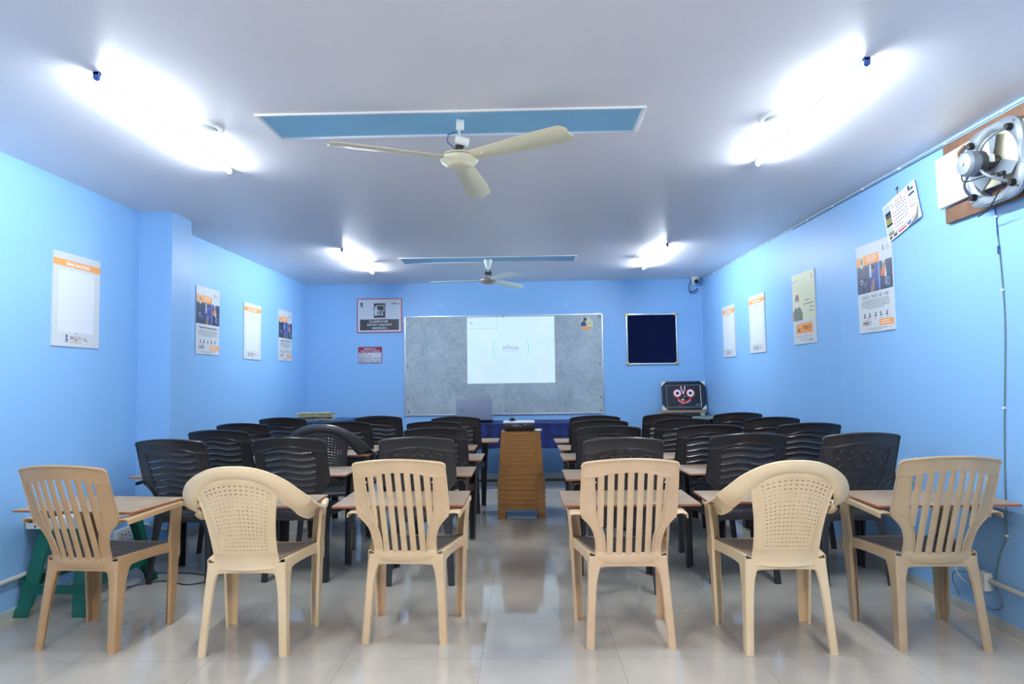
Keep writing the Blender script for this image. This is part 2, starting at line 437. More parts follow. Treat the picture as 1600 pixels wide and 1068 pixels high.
# ---------------------------------------------------------------- ceiling fans
def blade_mb(R0, R1, ang, m, w0=.085, w1=.125, pitch=12, holes=True, z=0., droop=-.01):
    mb = MB(Matrix.Rotation(ang, 4, 'Z')); P = []
    n = 30
    for k in range(n+1):
        t = k/n; r = lerp(R0, R1, t); w = lerp(w0, w1, min(1, t*1.6))
        if t > .93: w *= math.sqrt(max(.2, 1-((t-.93)/.07)**2*.75))
        row = []
        for j in range(7):
            s = j/6-.5; c = R(pitch)
            yy = s*w*math.cos(c); zz = -s*w*math.sin(c) + .010*(1-(2*s)**2)*-1 + z + droop*t
            row.append((r, yy, zz))
        P.append(row)
    mb.plate(P, .0025, m)
    return mb
def ceiling_fan(loc, angs, label, cream, cone):
    t = thing('ceiling_fan', label, 'ceiling fan', loc, 0)
    top = H+.008-loc[2]
    bm_, dm = ('fan_cream', 'fan_cream') if cream else ('fan_white', 'fan_bronze')
    mb = MB()
    mb.lathe([(.0, -.048), (.050, -.046), (.066, -.036), (.070, -.030), (.080, -.026), (.090, -.012), (.091, -.004), (.088, .004), (.075, .014), (.045, .024), (.028, .030), (.0, .031)], dm, n=48)
    if cream: mb.lathe([(.089, -.0005), (.0925, -.0005), (.0925, -.003), (.089, -.003)], 'fan_dark', n=48)
    mb.build('motor_housing', t)
    mb = MB(); mb.tube([(0, 0, .028), (0, 0, top)], .009, 'steel_frame', n=10); mb.build('down_rod', t)
    if cone:
        mb = MB(); mb.lathe([(.012, .102), (.016, .104), (.042, .178), (.046, top), (0, top)], 'fan_white', n=32); mb.build('canopy', t)
        mb = MB(); mb.box((0, 0, .062), (.05, .05, .035), 'fan_dark', bev=.004); mb.tube([(-.028, 0, .05), (-.03, 0, .08), (-.01, 0, .10)], .005, 'fan_dark'); mb.tube([(.03, 0, .05), (.03, 0, .08), (.01, 0, .10)], .005, 'fan_dark'); mb.build('shackle', t)
    else:
        mb = MB(); mb.box((0, 0, .045), (.035, .03, .03), 'fan_dark', bev=.003); mb.tube([(.018, 0, .05), (.02, .0, .085)], .006, 'fan_dark'); mb.build('shackle', t)
        mb = MB(); mb.tube([(-.012, -.03, .080), (.045, -.03, .062)], .019, 'socket_white', n=16); mb.build('capacitor', t, )
        mb = MB(); mb.tube([(-.02, -.01, .04), (-.055, -.012, .075), (-.05, -.01, .11), (-.01, 0, .125), (.02, 0, .125)], .0028, 'wire_blue', n=6); mb.build('wire', t)
        mb = MB(); mb.box((.006, 0, top-.035), (.035, .02, .05), 'socket_white', bev=.003); mb.build('hanger', t)
    for a in angs:
        mb = blade_mb(.088, .60, R(a), bm_, z=-.004)
        if cream:
            for r, s in ((.125, 0), (.15, -.022), (.175, .018)): mb.lathe([(.004, -.012), (.004, -.016), (.0, -.017)], 'ink_white', c=(r, s, 0), n=8)
        mb.build('blade', t)
ceiling_fan((-.285, 3.03, 2.258), (206, 326, 84), 'cream three-bladed ceiling fan hanging from the near blue ceiling recess', True, False)
ceiling_fan((-.345, 6.72, 2.245), (180, 302, 56), 'small white ceiling fan with cone canopy under the far blue recess', False, True)

# ---------------------------------------------------------------- monobloc chairs
YB0 = -.170
def back_y(u, z): return YB0 - .37*max(0, z-.42) + .85*u*u
def strip(mb, rows, m, th=.004, prof=None, n=8):
    """rows: list of ((u0,z0),(u1,z1)); prof(t)-> offset to the rear"""
    P = []
    for (a, b) in rows:
        r = []
        for k in range(n+1):
            t = k/n; u = lerp(a[0], b[0], t); z = lerp(a[1], b[1], t)
            off = prof(t) if prof else 0
            r.append((u, back_y(u, z)-off, z))
        P.append(r)
    mb.plate(P, th, m)
WO = [(.36, .150), (.40, .150), (.46, .150), (.50, .156), (.53, .166), (.555, .182), (.575, .203), (.59, .218), (.62, .221), (.80, .217), (.86, .213)]
WI = [(.40, .104), (.47, .106), (.51, .112), (.545, .124), (.575, .138), (.61, .148), (.66, .152), (.78, .158)]
def legs(chair, m, ztop_f=.608, flare=0.):
    for s in (-1, 1):
        # rear leg: L section, corner at the outer rear
        mb = MB(); P = []
        N = 14
        for k in range(N+1):
            z = lerp(.402, 0, k/N); t = k/N; e = math.exp(-(.402-z)/.045)
            xo = lerp(.176, .199, t); xi = lerp(.142, .166, t) - .05*e; yr = lerp(-.158, -.200, t); yf = lerp(-.088, -.158, t**.8)+.07*e
            if k == N: pass
            P.append([(s*x, y, z) for x, y in ((xi, yr+.010), (xi+.004, yr), (lerp(xi, xo, .5), yr-.001), (xo-.005, yr), (xo, yr+.005), (xo, lerp(yr, yf, .5)), (xo, yf), (xo-.010, yf+.002))])
        mb.plate(P, .004, m)
        mb.build('rear_leg', chair)
        mb = MB(); P = []; N = 20
        for k in range(N+1):
            z = lerp(ztop_f, 0, k/N); t = k/N
            xo = interp([(0, .229), (.40, .243), (.62, .262+flare)], z); wi = interp([(0, .040), (.40, .056), (.62, .056)], z)
            xi = xo-wi; yf = interp([(0, .195), (.40, .212), (.62, .198)], z); yr = interp([(0, .155), (.36, .145), (.41, .128), (.62, .130)], z)
            P.append([(s*x, y, z) for x, y in ((xi, yf-.012), (xi+.002, yf), (lerp(xi, xo, .5), yf+.002), (xo-.006, yf), (xo, yf-.006), (xo, lerp(yr, yf, .5)), (xo, yr), (xo-.012, yr-.001))])
        mb.plate(P, .004, m)
        mb.build('front_leg', chair)
def seat(chair, m, ms, ribs=False):
    mb = MB(); P = []
    ny, nx = 22, 28
    for j in range(ny+1):
        y = lerp(-.136, .222, j/ny); w = lerp(.148, .226, min(1, (j/ny)*1.15)); row = []
        for k in range(nx+1):
            u = lerp(-1, 1, k/nx); z = .402 + .012*abs(u)**3 - .010*math.cos(u*PI/2)*math.sin(PI*min(1, max(0, (y+.17)/.36)))
            if y > .19: z -= (y-.19)**2*14
            if ribs: z += .0022*(1 if k % 2 else -1)*(1 if abs(u) < .8 and -.1 < y < .19 else 0)
            row.append((u*w, y, z))
        P.append(row)
    mb.plate(P, .005, ms)
    mb.build('seat', chair)
    # rails under the seat with arched lower edges
    mb = MB()
    for s in (-1, 1):
        P = []
        for k in range(15):
            t = k/14; y = lerp(-.155, .205, t); x = lerp(.174, .243, t); drop = .034 + .045*(math.exp(-t/.10)+math.exp(-(1-t)/.10))
            P.append([(s*(x-.034), y, .404), (s*(x-.006), y, .417), (s*x, y, .418), (s*(x+.003), y, .414), (s*(x+.003), y, .408-drop*.5), (s*(x+.001), y, .408-drop)])
        mb.plate(P, .004, m)
    for yy, w, zt, d0 in ((-.158, .165, .376, .020), (.214, .235, .400, .030)):
        P = []
        for k in range(17):
            u = lerp(-1, 1, k/16); drop = d0 + .030*(math.exp(-(1-abs(u))/.12))
            P.append([(u*w, yy, zt+.004), (u*w, yy-.003*(1 if yy < 0 else -1), zt-drop*.5), (u*w, yy, zt-drop)])
        mb.plate(P, .004, m)
    mb.build('seat_frame', chair)
def square_arms(chair, m):
    for s in (-1, 1):
        mb = MB(); P = []
        for k in range(15):
            t = k/14; y = lerp(-.208, .205, t); z = .602+.010*math.sin(t*PI/2); xc = lerp(.238, .236, t); w = lerp(.027, .030, min(1, t*2))
            P.append([(s*(xc-w), y, z-.020), (s*(xc-w+.002), y, z-.003), (s*(xc-w*.5), y, z), (s*xc, y, z+.001), (s*(xc+w*.5), y, z), (s*(xc+w-.002), y, z-.003), (s*(xc+w), y, z-.022)])
        mb.plate(P, .004, m)
        mb.build('armrest', chair)
def lip(t): return .006*(math.exp(-t/.06)+math.exp(-(1-t)/.06))
def shell_frame(mb, m, wi=WI, zo=.424, arch=.026, wtop=.158, zside=.775, top=.862):
    # sides
    for s in (-1, 1):
        rows = []
        for k in range(37):
            z = lerp(zo-.05, zside, k/36)
            rows.append(((s*smoothed(WO, z), z), (s*smoothed(wi, z), z)))
        strip(mb, rows, m, prof=lip, n=8)
        # diagonal rib at upper corner
        for (a, b) in (((.214, .772), (.150, .752)), ((.213, .612), (.138, .560))):
            pts = [(s*lerp(a[0], b[0], k/6), back_y(lerp(a[0], b[0], k/6), lerp(a[1], b[1], k/6))-.004, lerp(a[1], b[1], k/6)+.010*math.sin(PI*k/6)) for k in range(7)]
            mb.tube(pts, .0028, m, n=6)
    # bottom
    rows = []
    for k in range(21):
        u = lerp(-1, 1, k/20); zc = zo+.004*(1-u*u)*-1
        rows.append(((u*.150, .372), (u*.150, zc)))
    strip(mb, rows, m, prof=lambda t: .007*math.sin(PI*t), n=6)
    # top band
    rows = []
    for k in range(41):
        u = lerp(-1, 1, k/40)
        x = u*.216
        zt = top-.022*abs(u)**2
        e = 1-abs(u)
        if e < .07: zt -= .014*(1-e/.07)**2
        x2 = u*.216; zb = (zside+arch*(1-(abs(x2)/wtop)**2)) if abs(x2) < wtop else zside
        rows.append(((x, zt), (x2, zb)))
    strip(mb, rows, m, prof=lambda t: .008*math.exp(-t/.10)+.004*math.exp(-(1-t)/.05), n=8)
    # raised ribs that outline the opening and the outer edge
    for s in (-1, 1):
        for tab, z0, z1, dd in ((WO, zo-.04, .84, -.003), (wi, zo, zside, .003)):
            pts = [(s*(smoothed(tab, lerp(z0, z1, k/24))+dd), back_y(smoothed(tab, lerp(z0, z1, k/24)), lerp(z0, z1, k/24))-.005, lerp(z0, z1, k/24)) for k in range(25)]
            mb.tube(pts, .0032, m, n=6)
    pts = []
    for k in range(25):
        x = lerp(-1, 1, k/24)*wtop; z = zside+arch*(1-(x/wtop)**2)+.003; pts.append((x, back_y(x, z)-.005, z))
    mb.tube(pts, .0028, m, n=6)
    # rolled rim along the top edge
    pts = []
    for k in range(41):
        u = lerp(-1, 1, k/40); x = u*.214; z = top-.022*u*u-(.014*(1-(1-abs(u))/.07)**2 if 1-abs(u) < .07 else 0)
        pts.append((x, back_y(x, z)-.004, z-.001))
    mb.tube(pts, .006, m, n=8)
def slat_chair(name, label, loc, rz, m, ms):
    t = thing(name, label, 'chair', loc, rz, None)
    mb = MB(); shell_frame(mb, m)
    for k in range(7):
        x = (k-3)*.0432; rows = []
        z0 = .41 if abs(x) < .1 else (.455 if abs(x) < .10 else .54); z1 = .775+.026*(1-(x/.158)**2)+.006
        if abs(k-3) == 3: z0 = .545
        for q in range(17):
            z = lerp(z0, z1, q/16); w = .0132
            rows.append(((x-w, z), (x+w, z)))
        strip(mb, rows, m, prof=lambda t: .0035*math.sin(PI*t), n=5, th=.006)
    mb.build('backrest', t)
    legs(t, m); seat(t, m, ms); square_arms(t, m)
    return t
def wave_chair(label):
    m = 'black_plastic'; t = thing('plastic_armchair', label, 'chair')
    WI2 = [(.40, .100), (.50, .110), (.56, .130), (.60, .142), (.78, .152)]
    mb = MB(); shell_frame(mb, m, wi=WI2, arch=.030, wtop=.152)
    n = 10
    for k in range(n):
        zc = .436+.0392*k; rows = []
        for q in range(29):
            u = lerp(-1, 1, q/28); w = smoothed(WI2, zc)+.005; x = u*w
            zmax = .775+.030*(1-(x/.152)**2)+.006
            dz = .0070*math.cos(2*PI*(u*.62+.18)); th = .0180
            rows.append(((x, min(zmax, zc+dz+th)), (x, min(zmax-.002, zc+dz-th))))
        strip(mb, rows, m, prof=lambda t: lerp(-.003, .009, t)-.003*math.sin(PI*t), n=5, th=.004)
        if k == n-1:
            strip(mb, [((lerp(-1, 1, q/28)*.150, .775+.030*(1-lerp(-1, 1, q/28)**2)+.008), (lerp(-1, 1, q/28)*.150, .762)) for q in range(29)], m, prof=lambda t: .001, n=4, th=.004)
    mb.build('backrest', t)
    legs(t, m); seat(t, m, 'black_seat'); square_arms(t, m)
    return t
def peg_chair(label):
    m = 'charcoal_plastic'; t = thing('plastic_armchair', label, 'chair')
    mb = MB(); shell_frame(mb, m, arch=.026)
    nr, nc = 36, 30; P = []
    for i in range(nr+1):
        z = lerp(.414, .800, i/nr); w = smoothed(WI, z)+.003; row = []
        for j in range(nc+1):
            u = lerp(-1, 1, j/nc); zz = min(z, .778+.026*(1-(u*w/.158)**2)+.004); x = u*w
            off = .0022*math.copysign(1, math.sin(j*PI/3+.1)*math.sin(i*PI/4+.1))
            row.append((x, back_y(x, zz)-off, zz))
        P.append(row)
    mb.plate(P, .004, m)
    for r in range(8):
        z = .755-.043*r; w = smoothed(WI, z)
        for c in range(6):
            x = (c-2.5)*.052+(0.0 if r % 2 else .010)
            if abs(x) > w-.012: continue
            mb.box((x, back_y(x, z)-.008, z), (.013, .014, .013), m, bev=.003)
            if (c+r) % 2 == 0 and abs(x+.052) < w-.01: mb.box((x+.026, back_y(x+.026, z)-.006, z+.008), (.052, .006, .006), m, bev=.002)
    mb.build('backrest', t)
    legs(t, m); seat(t, m, 'black_seat'); square_arms(t, m)
    return t
# round back
RAIL = [((0, -.328, .850), (0, -.312, .800)), ((.06, -.326, .847), (.054, -.310, .798)), ((.12, -.316, .834), (.104, -.302, .784)),
        ((.175, -.296, .810), (.146, -.288, .760)), ((.225, -.262, .774), (.176, -.264, .724)), ((.262, -.216, .730), (.200, -.230, .682)),
        ((.289, -.158, .688), (.220, -.184, .644)), ((.302, -.096, .656), (.234, -.126, .610)), ((.303, -.028, .632), (.243, -.056, .586)),
        ((.296, .040, .620), (.243, .025, .580)), ((.286, .105, .616), (.234, .100, .594)), ((.274, .165, .618), (.220, .165, .611)), ((.266, .208, .620), (.211, .208, .618))]
def catmull(P, n):
    out = []
    for i in range(len(P)-1):
        p0, p1, p2, p3 = P[max(i-1, 0)], P[i], P[i+1], P[min(i+2, len(P)-1)]
        for k in range(n):
            t = k/n
            out.append(.5*((2*p1)+(p2-p0)*t+(2*p0-5*p1+4*p2-p3)*t*t+(3*p1-p0-3*p2+p3)*t**3))
    out.append(P[-1]); return out
WR = [(.36, .150), (.44, .146), (.52, .148), (.60, .156), (.68, .170), (.74, .186), (.80, .20)]
WRI = [(.42, .104), (.50, .108), (.58, .118), (.66, .134), (.72, .152), (.80, .178)]
def round_chair(name, label, loc, rz, m, ms):
    t = thing(name, label, 'chair', loc, rz)
    O = [Vector(a) for a, b in RAIL]; I = [Vector(b) for a, b in RAIL]
    full = [Vector((-v.x, v.y, v.z)) for v in O[:0:-1]]+O; fulli = [Vector((-v.x, v.y, v.z)) for v in I[:0:-1]]+I
    Oc, Ic = catmull(full, 5), catmull(fulli, 5); P = []
    mid = [(a+b)/2 for a, b in zip(Oc, Ic)]
    for q, (o, i_) in enumerate(zip(Oc, Ic)):
        w = i_-o; tg = mid[min(q+1, len(mid)-1)]-mid[max(q-1, 0)]; bulge = tg.cross(w).normalized()
        if bulge.dot(Vector((o.x*2, -.4, .9))) < 0: bulge = -bulge
        row = [o - bulge*.014, o - bulge*.001]
        for k in range(6): tt = (k+.5)/6; row.append(o+w*tt + bulge*.010*math.sin(PI*tt))
        row += [i_-bulge*.003, i_-bulge*.012]
        P.append(row)
    mbr = MB(); mbr.plate(P, .004, m)
    mbr.tube([r[1] for r in P], .0036, m, n=6); mbr.tube([r[-2] for r in P], .0030, m, n=6)
    # back shell
    mb = mbr
    for s in (-1, 1):
        rows = []
        for k in range(31):
            z = lerp(.43, .745, k/30)
            rows.append(((s*smoothed(WR, z), z), (s*smoothed(WRI, z), z)))
        strip(mb, rows, m, prof=lambda t: .005*math.exp(-t/.08)+.004*math.exp(-(1-t)/.07), n=6)
    rows = []
    for k in range(21):
        u = lerp(-1, 1, k/20); rows.append(((u*.150, .378-.008*(1-u*u)), (u*.146, .452)))
    strip(mb, rows, m, prof=lambda t: .008*math.exp(-t/.08)+.003*math.exp(-(1-t)/.07), n=6)
    # arch above lattice up to the rail
    rows = []
    for k in range(33):
        u = lerp(-1, 1, k/32); x = u*.174; zt = .803-.046*u*u; zb = .784-.046*u*u
        rows.append(((x, zt), (x, zb)))
    strip(mb, rows, m, prof=lambda t: .004*t, n=3)
    # lattice
    NC, NR = 14, 18; xs = []; zs = []
    for c in range(NC): xs += [c/NC, (c+.52)/NC]
    xs.append(1.); 
    for r in range(NR): zs += [r/NR, (r+.72)/NR]
    zs.append(1.)
    P = []
    for zi in zs:
        row = []
        for xi in xs:
            u = xi*2-1; ztop = .790-.046*u*u; z = lerp(.448, ztop, zi); w = smoothed(WRI, z)+.004; x = u*w
            row.append((x, back_y(x, z)-.0015, z))
        P.append(row)
    mb.plate(P, .004, m, mask=lambda i, j: not (i % 2 == 1 and j % 2 == 0 and 0 < j < 2*NC-1 and i < 2*NR-1))
    mb.build('backrest', t)
    legs(t, m, ztop_f=.614, flare=.0); seat(t, m, ms, ribs=True)
    return t

slat_chair('plastic_armchair', 'tan slat-backed plastic armchair at far left of the front row, turned slightly', (-2.05, 3.235, 0), R(-6), 'tan_plastic', 'dusty_seat')
round_chair('plastic_armchair', 'cream round-backed plastic armchair with woven-look back, front row second from left', (-1.272, 3.175, 0), 0, 'cream_plastic', 'dusty_cream_seat')
slat_chair('plastic_armchair', 'beige slat-backed plastic armchair in the front row, left of the aisle', (-.560, 3.300, 0), R(-3), 'beige_plastic', 'dusty_seat')
slat_chair('plastic_armchair', 'beige slat-backed plastic armchair in the front row, right of the aisle', (.470, 3.225, 0), R(-.5), 'peach_plastic', 'dusty_seat')
round_chair('plastic_armchair', 'cream round-backed plastic armchair with woven-look back, front row second from right', (1.157, 3.155, 0), 0, 'cream_plastic', 'dusty_cream_seat')
slat_chair('plastic_armchair', 'dull beige slat-backed plastic armchair at far right of the front row', (1.838, 3.175, 0), R(-1), 'dull_plastic', 'dusty_seat')

def writing_board(label, loc, rz, first=None, mtop='laminate', w=.63, d=.40, tilt=0.):
    o_ = MB(); o_.box((0, 0, 0), (w, d, .011), 'ply_edge', bev=.002); i = o_.mi(mtop)
    for f in o_.bm.faces:
        if abs(f.normal.z) > .9 or (f.calc_center_median().z > .0052): f.material_index = i
    o = o_.build('writing_board', smooth=30)
    for p in o.data.polygons:
        if abs(p.normal.z) > .8: p.material_index = i
    o.location = loc; o.rotation_euler = (0, 0, rz)
    return tag(o, label, 'writing board', 'writing boards laid across chair arms')
ZB = .6205
writing_board('brown writing board across the arms of the far left tan chair, worn at its corner', (-2.112, 3.295, ZB), R(-8), mtop='laminate_light')
writing_board('brown writing board across the arms of the left cream round-backed chair', (-1.305, 3.265, .6305), 0, w=.575, d=.31)
writing_board('brown writing board across the front beige chair left of the aisle', (-.605, 3.345, ZB), 0)
writing_board('brown writing board across the front beige chair right of the aisle', (.500, 3.305, ZB), 0, w=.64)
writing_board('brown writing board across the arms of the right cream round-backed chair', (1.135, 3.245, .6305), R(-1), w=.56, d=.31)
writing_board('brown writing board with ring-shaped scribble, across the far right dull beige chair', (1.905, 3.215, ZB), 0, w=.64)
mb = MB(); 
pts = [(1.82+.07*math.cos(t)*(1+.1*math.sin(3*t)), 3.33+.035*math.sin(t), ZB+.0062) for t in [2*PI*k/30 for k in range(29)]]
# pen ring drawn on the far right board
i = mb.mi('ink_grey')
for a, b in zip(pts, pts[1:]):
    a, b = Vector(a), Vector(b); n = (b-a).cross(Vector((0, 0, 1))).normalized()*.0012
    mb.face([mb.V(a-n), mb.V(b-n), mb.V(b+n), mb.V(a+n)], i)
scr = mb.build('scribble', smooth=0)
bd = [o for o in COL.objects if o.name.startswith('writing_board') and 'scribble' in o.get('label', '')][0]
bpy.context.view_layer.update()
scr.parent = bd; scr.matrix_parent_inverse = bd.matrix_world.inverted()

COLN = {'A': 'leftmost column', 'B': 'second column from left', 'C': 'column left of aisle', 'D': 'column right of aisle', 'E': 'second column from right', 'F': 'rightmost column'}
ROWN = {1: 'just behind front row', 2: 'second black row', 3: 'third black row', 4: 'farthest row'}
POS = {'A1': (-2.105, 4.20, -4), 'A2': (-2.155, 4.92, -3), 'A3': (-2.300, 5.66, -3), 'A4': (-2.275, 6.45, 0), 'B1': (-1.407, 4.22, -2), 'B2': (-1.455, 4.98, 0), 'B3': (-1.480, 5.69, 0), 'B4': (-1.390, 6.51, 2),
       'C1': (-.633, 4.13, 0), 'C2': (-.622, 4.89, 0), 'C3': (-.725, 5.58, 0), 'C4': (-.615, 6.22, 0), 'D1': (.549, 3.93, 0), 'D2': (.587, 4.84, 0), 'D3': (.600, 5.48, 0), 'D4': (.627, 6.10, 0),
       'E1': (1.277, 4.10, 3), 'E2': (1.265, 4.82, 2), 'E3': (1.254, 5.54, 2), 'E4': (1.292, 6.22, 0), 'F1': (1.907, 4.05, 2), 'F2': (1.965, 4.87, 2), 'F3': (1.970, 5.56, 2), 'F4': (1.930, 6.28, 2)}
PEG = ('C1', 'D1', 'F1'); ROUND = ('B2',)
proto = {}; bproto = None
SC = 1.03
for key, (x, y, a) in POS.items():
    kind = 'peg' if key in PEG else 'round' if key in ROUND else 'wave'
    desc = {'peg': 'black plastic armchair with studded back', 'round': 'black round-backed plastic armchair', 'wave': 'black plastic armchair with wavy-slatted back'}[kind]
    lab = '%s, %s, %s' % (desc, COLN[key[0]], ROWN[int(key[1])])
    if kind not in proto:
        o = wave_chair(lab) if kind == 'wave' else peg_chair(lab) if kind == 'peg' else round_chair('plastic_armchair', lab, (0, 0, 0), 0, 'charcoal_plastic', 'black_seat')
        proto[kind] = o; o.location = (x, y+.035, 0); o.rotation_euler = (0, 0, R(a)); o.scale = (SC, SC, SC)
    else:
        o = dup(proto[kind], (x, y+.035, 0), R(a), lab, scale=(SC, SC, SC))
    o['label'] = lab; o['group'] = 'black plastic armchairs'
    sc_k = 1.07 if key in ROUND else SC
    o.scale = (sc_k, sc_k, sc_k)
    dx = {'C4': .06, 'D4': -.03, 'A1': -.02}.get(key, 0)
    bl = 'brown writing board on black chair, %s, %s' % (COLN[key[0]], ROWN[int(key[1])])
    loc = (x+dx, y+.045, (.623 if kind == 'round' else .613)*sc_k+.0085)
    if bproto is None:
        bproto = writing_board(bl, loc, R(a))
    else:
        c = bproto.copy(); COL.objects.link(c); c.location = loc; c.rotation_euler = (0, 0, R(a)); c['label'] = bl

# ---------------------------------------------------------------- stool stack
def stool(label):
    t = thing('plastic_stool', label, 'stool', (0, 0, 0), 0, 'brown stools in the aisle stack')
    HS = .45
    mb = MB()
    P = []
    for j in range(9):
        y = lerp(-.158, .158, j/8); P.append([(lerp(-.172, .172, k/8), y, HS-.004*((k-4)/4)**4-.004*((j-4)/4)**4) for k in range(9)])
    mb.plate(P, .003, 'stool_brown'); mb.build('seat', t)
    for q in range(4):
        mb = MB(Matrix.Rotation(q*PI/2, 4, 'Z')); P = []; wt = .172 if q % 2 == 0 else .158; dt = .158 if q % 2 == 0 else .172
        rows = 24; cols = 20
        for i in range(rows+1):
            z = lerp(HS-.002, 0, i/rows); tt = i/rows; w = wt+.028*tt; d = dt+.028*tt
            if z < .034: w += .010; d += .010
            elif i == rows-5: w += .003; d += .003
            row = []
            for k in range(cols+1):
                u = lerp(-1, 1, k/cols); rib = .0012*(1 if (i % 3 == 0 and abs(u) < .62 and .05 < z < .42) else 0)
                row.append((u*w, -d-rib, z))
            P.append(row)
        mb.plate(P, .0022, 'stool_brown', mask=lambda i, k: not (i >= rows-4 and 3 <= k < cols-3))
        mb.build('side_panel', t)
    for sx in (-1, 1):
        mb = MB(); mb.tube([(sx*.208, -.1965, .037), (sx*.150, -.1975, .037)], .0035, 'stool_worn', n=6); mb.build('foot_ledge', t)
    mb = MB(); mb.tube([(-.135, -.1835, .088), (.135, -.1835, .088)], .0042, 'stool_worn', n=6); mb.build('lower_lip', t)
    return t
s0 = stool('lowest brown plastic stool of the stack standing in the aisle')
s0.location = (-.030, 6.0, 0)
ordn = ['lowest', 'second lowest', 'third from the bottom', 'fourth from the bottom', 'fourth from the top', 'third from the top', 'second from the top', 'topmost']
for k in range(1, 8):
    dup(s0, (-.030, 6.0, .0432*k), 0, ('brown plastic stool, %s in the aisle stack' % ordn[k]) + (', carrying the projector' if k == 7 else ''))
# raised arch frame on topmost stool face: part of that stool
top_stool = [o for o in COL.objects if o.get('label', '').startswith('brown plastic stool, topmost')][0]
mb = MB()
def facept(x, z): return (x, -.158-.028*(1-z/.45)-.0035, z)
arc = [(-.150, .17)]+[(-.145+.0, .30)]+[(-.125, .385), (-.105, .415), (-.07, .428), (.07, .428), (.105, .415), (.125, .385), (.145, .30), (.150, .17), (-.150, .17)]
mb.tube([facept(*p) for p in catmull([Vector(p) for p in arc[:-1]], 4)], .0048, 'stool_worn', n=6)
mb.tube([facept(-.115, .17), facept(-.112, .30), facept(-.10, .375)], .0025, 'stool_worn', n=6); mb.tube([facept(.115, .17), facept(.112, .30), facept(.10, .375)], .0025, 'stool_worn', n=6)
for z in (.17, .205, .24, .275, .31, .345, .38): mb.tube([facept(-.108, z), facept(.108, z)], .0045, 'stool_worn', n=6)
mb.build('ribbed_frame', top_stool)

# projector
ZS = .45+.0432*7+.002
pj = thing('projector', 'small white-topped black projector on the brown stool stack', 'projector', (-.045, 6.0, ZS))
mb = MB(); mb.box((0, 0, .040), (.280, .215, .062), 'projector_dark', bev=.008); mb.build('body', pj)
mb = MB(); mb.box((0, 0, .077), (.284, .219, .014), 'projector_white', bev=.006); mb.build('top_cover', pj)
mb = MB(); mb.lathe([(.036, .0), (.036, .02), (.028, .022), (.026, .012), (0, .010)], 'cctv_black', c=(-.06, .106, .045), axis='y'); mb.build('lens', pj)
mb = MB()
for x, z, w, h in [(-.045, .060, .016, .005), (-.022, .060, .016, .005), (.0, .060, .010, .004), (.055, .060, .030, .004), (.085, .060, .008, .004), (-.060, .050, .007, .007), (-.042, .048, .012, .009), (-.022, .047, .012, .009), (-.003, .047, .008, .008), (.018, .047, .008, .008), (.060, .050, .004, .010)]:
    mb.box((x, -.1085, z), (w, .003, h), 'port_grey')
mb.build('port', pj)
for x, y in ((-.11, -.08), (.11, -.08), (-.11, .08), (.11, .08)):
    mb = MB(); mb.lathe([(.008, .0), (.008, .010)], 'rubber', c=(x, y, 0), n=12); mb.build('foot', pj)
ms = MB(); ms.lathe([(.0, .030), (.014, .028), (.026, .018), (.030, .004), (.028, 0), (0, 0)], 'cctv_black', n=20)
ms = ms.build('computer_mouse'); ms.location = (-.105, 6.02, ZS+.0845); ms.scale = (1, 1.25, 1)
tag(ms, 'black rounded mouse lying on top of the projector', 'mouse')
# cable from projector
mb = MB(); mb.tube([Vector(p) for p in catmull([Vector(p) for p in [(-.150, 5.885, ZS+.04), (-.19, 5.82, ZS+.02), (-.23, 5.83, ZS-.01), (-.24, 6.1, .70), (-.27, 6.6, .68), (-.36, 7.1, .72), (-.40, 7.42, .744)]], 4)], .003, 'wire_black', n=6)
tag(mb.build('projector_cable'), 'thin black cable running from the projector to the laptop', 'cable')
mb = MB(); mb.box((0, 0, .009), (.055, .06, .018), 'socket_white', bev=.005, rot=(0, 0, R(12))); o = mb.build('power_adapter'); o.location = (.125, 5.9, ZS); tag(o, 'small white adapter on the stool stack corner right of the projector', 'adapter')

# ---------------------------------------------------------------- table, cloth, laptop
TY0, TY1, TX0, TX1, TZ = 7.34, 7.93, -.95, .93, .725
tb = thing('table', 'long steel table under the dark blue cloth before the whiteboard', 'table', ((TX0+TX1)/2, (TY0+TY1)/2, 0))
hw, hd = (TX1-TX0)/2, (TY1-TY0)/2
mb = MB(); mb.box((0, 0, TZ-.012), (2*hw, 2*hd, .024), 'desk_wood', bev=.003); mb.build('tabletop', tb)
for sx in (-1, 1):
    for sy in (-1, 1):
        mb = MB(); mb.box((sx*(hw-.06), sy*(hd-.05), (TZ-.024)/2), (.035, .035, TZ-.024), 'bar_steel', bev=.003); mb.build('leg', tb)
mb = MB(); mb.tube([(-hw+.06, -hd+.05, .095), (hw-.06, -hd+.05, .095)], .016, 'bar_steel', n=12); mb.build('foot_bar', tb)
mb = MB(); P = []
prof = [(TY1+.006, .52), (TY1+.008, .60), (TY1+.006, TZ), (TY1-.01, TZ+.003)] + [(lerp(TY1-.03, TY0+.03, k/8), TZ+.004) for k in range(9)] + [(TY0-.002, TZ+.004), (TY0-.010, TZ-.004), (TY0-.012, .66), (TY0-.013, .58), (TY0-.013, .50), (TY0-.013, .452)]
for k in range(61):
    x = lerp(TX0-.008, TX1+.008, k/60); row = []
    for y, z in prof:
        wv = .006*math.sin(x*23)+.004*math.sin(x*51+1); f = max(0, (TZ-z)/.27)
        row.append((x, y-wv*f if y < 7.6 else y, z+.0015*math.sin(x*9+y*12)*(1 if z > TZ else 0) + (.004*math.sin(x*17)*f)))
    P.append(row)
mb.plate(P, .002, 'cloth_blue')
tag(mb.build('tablecloth'), 'dark blue patterned cloth draped over the long table', 'tablecloth')
lp = thing('laptop', 'open silver laptop seen from behind on the blue tablecloth', 'laptop', (-.562, 7.50, TZ+.0065))
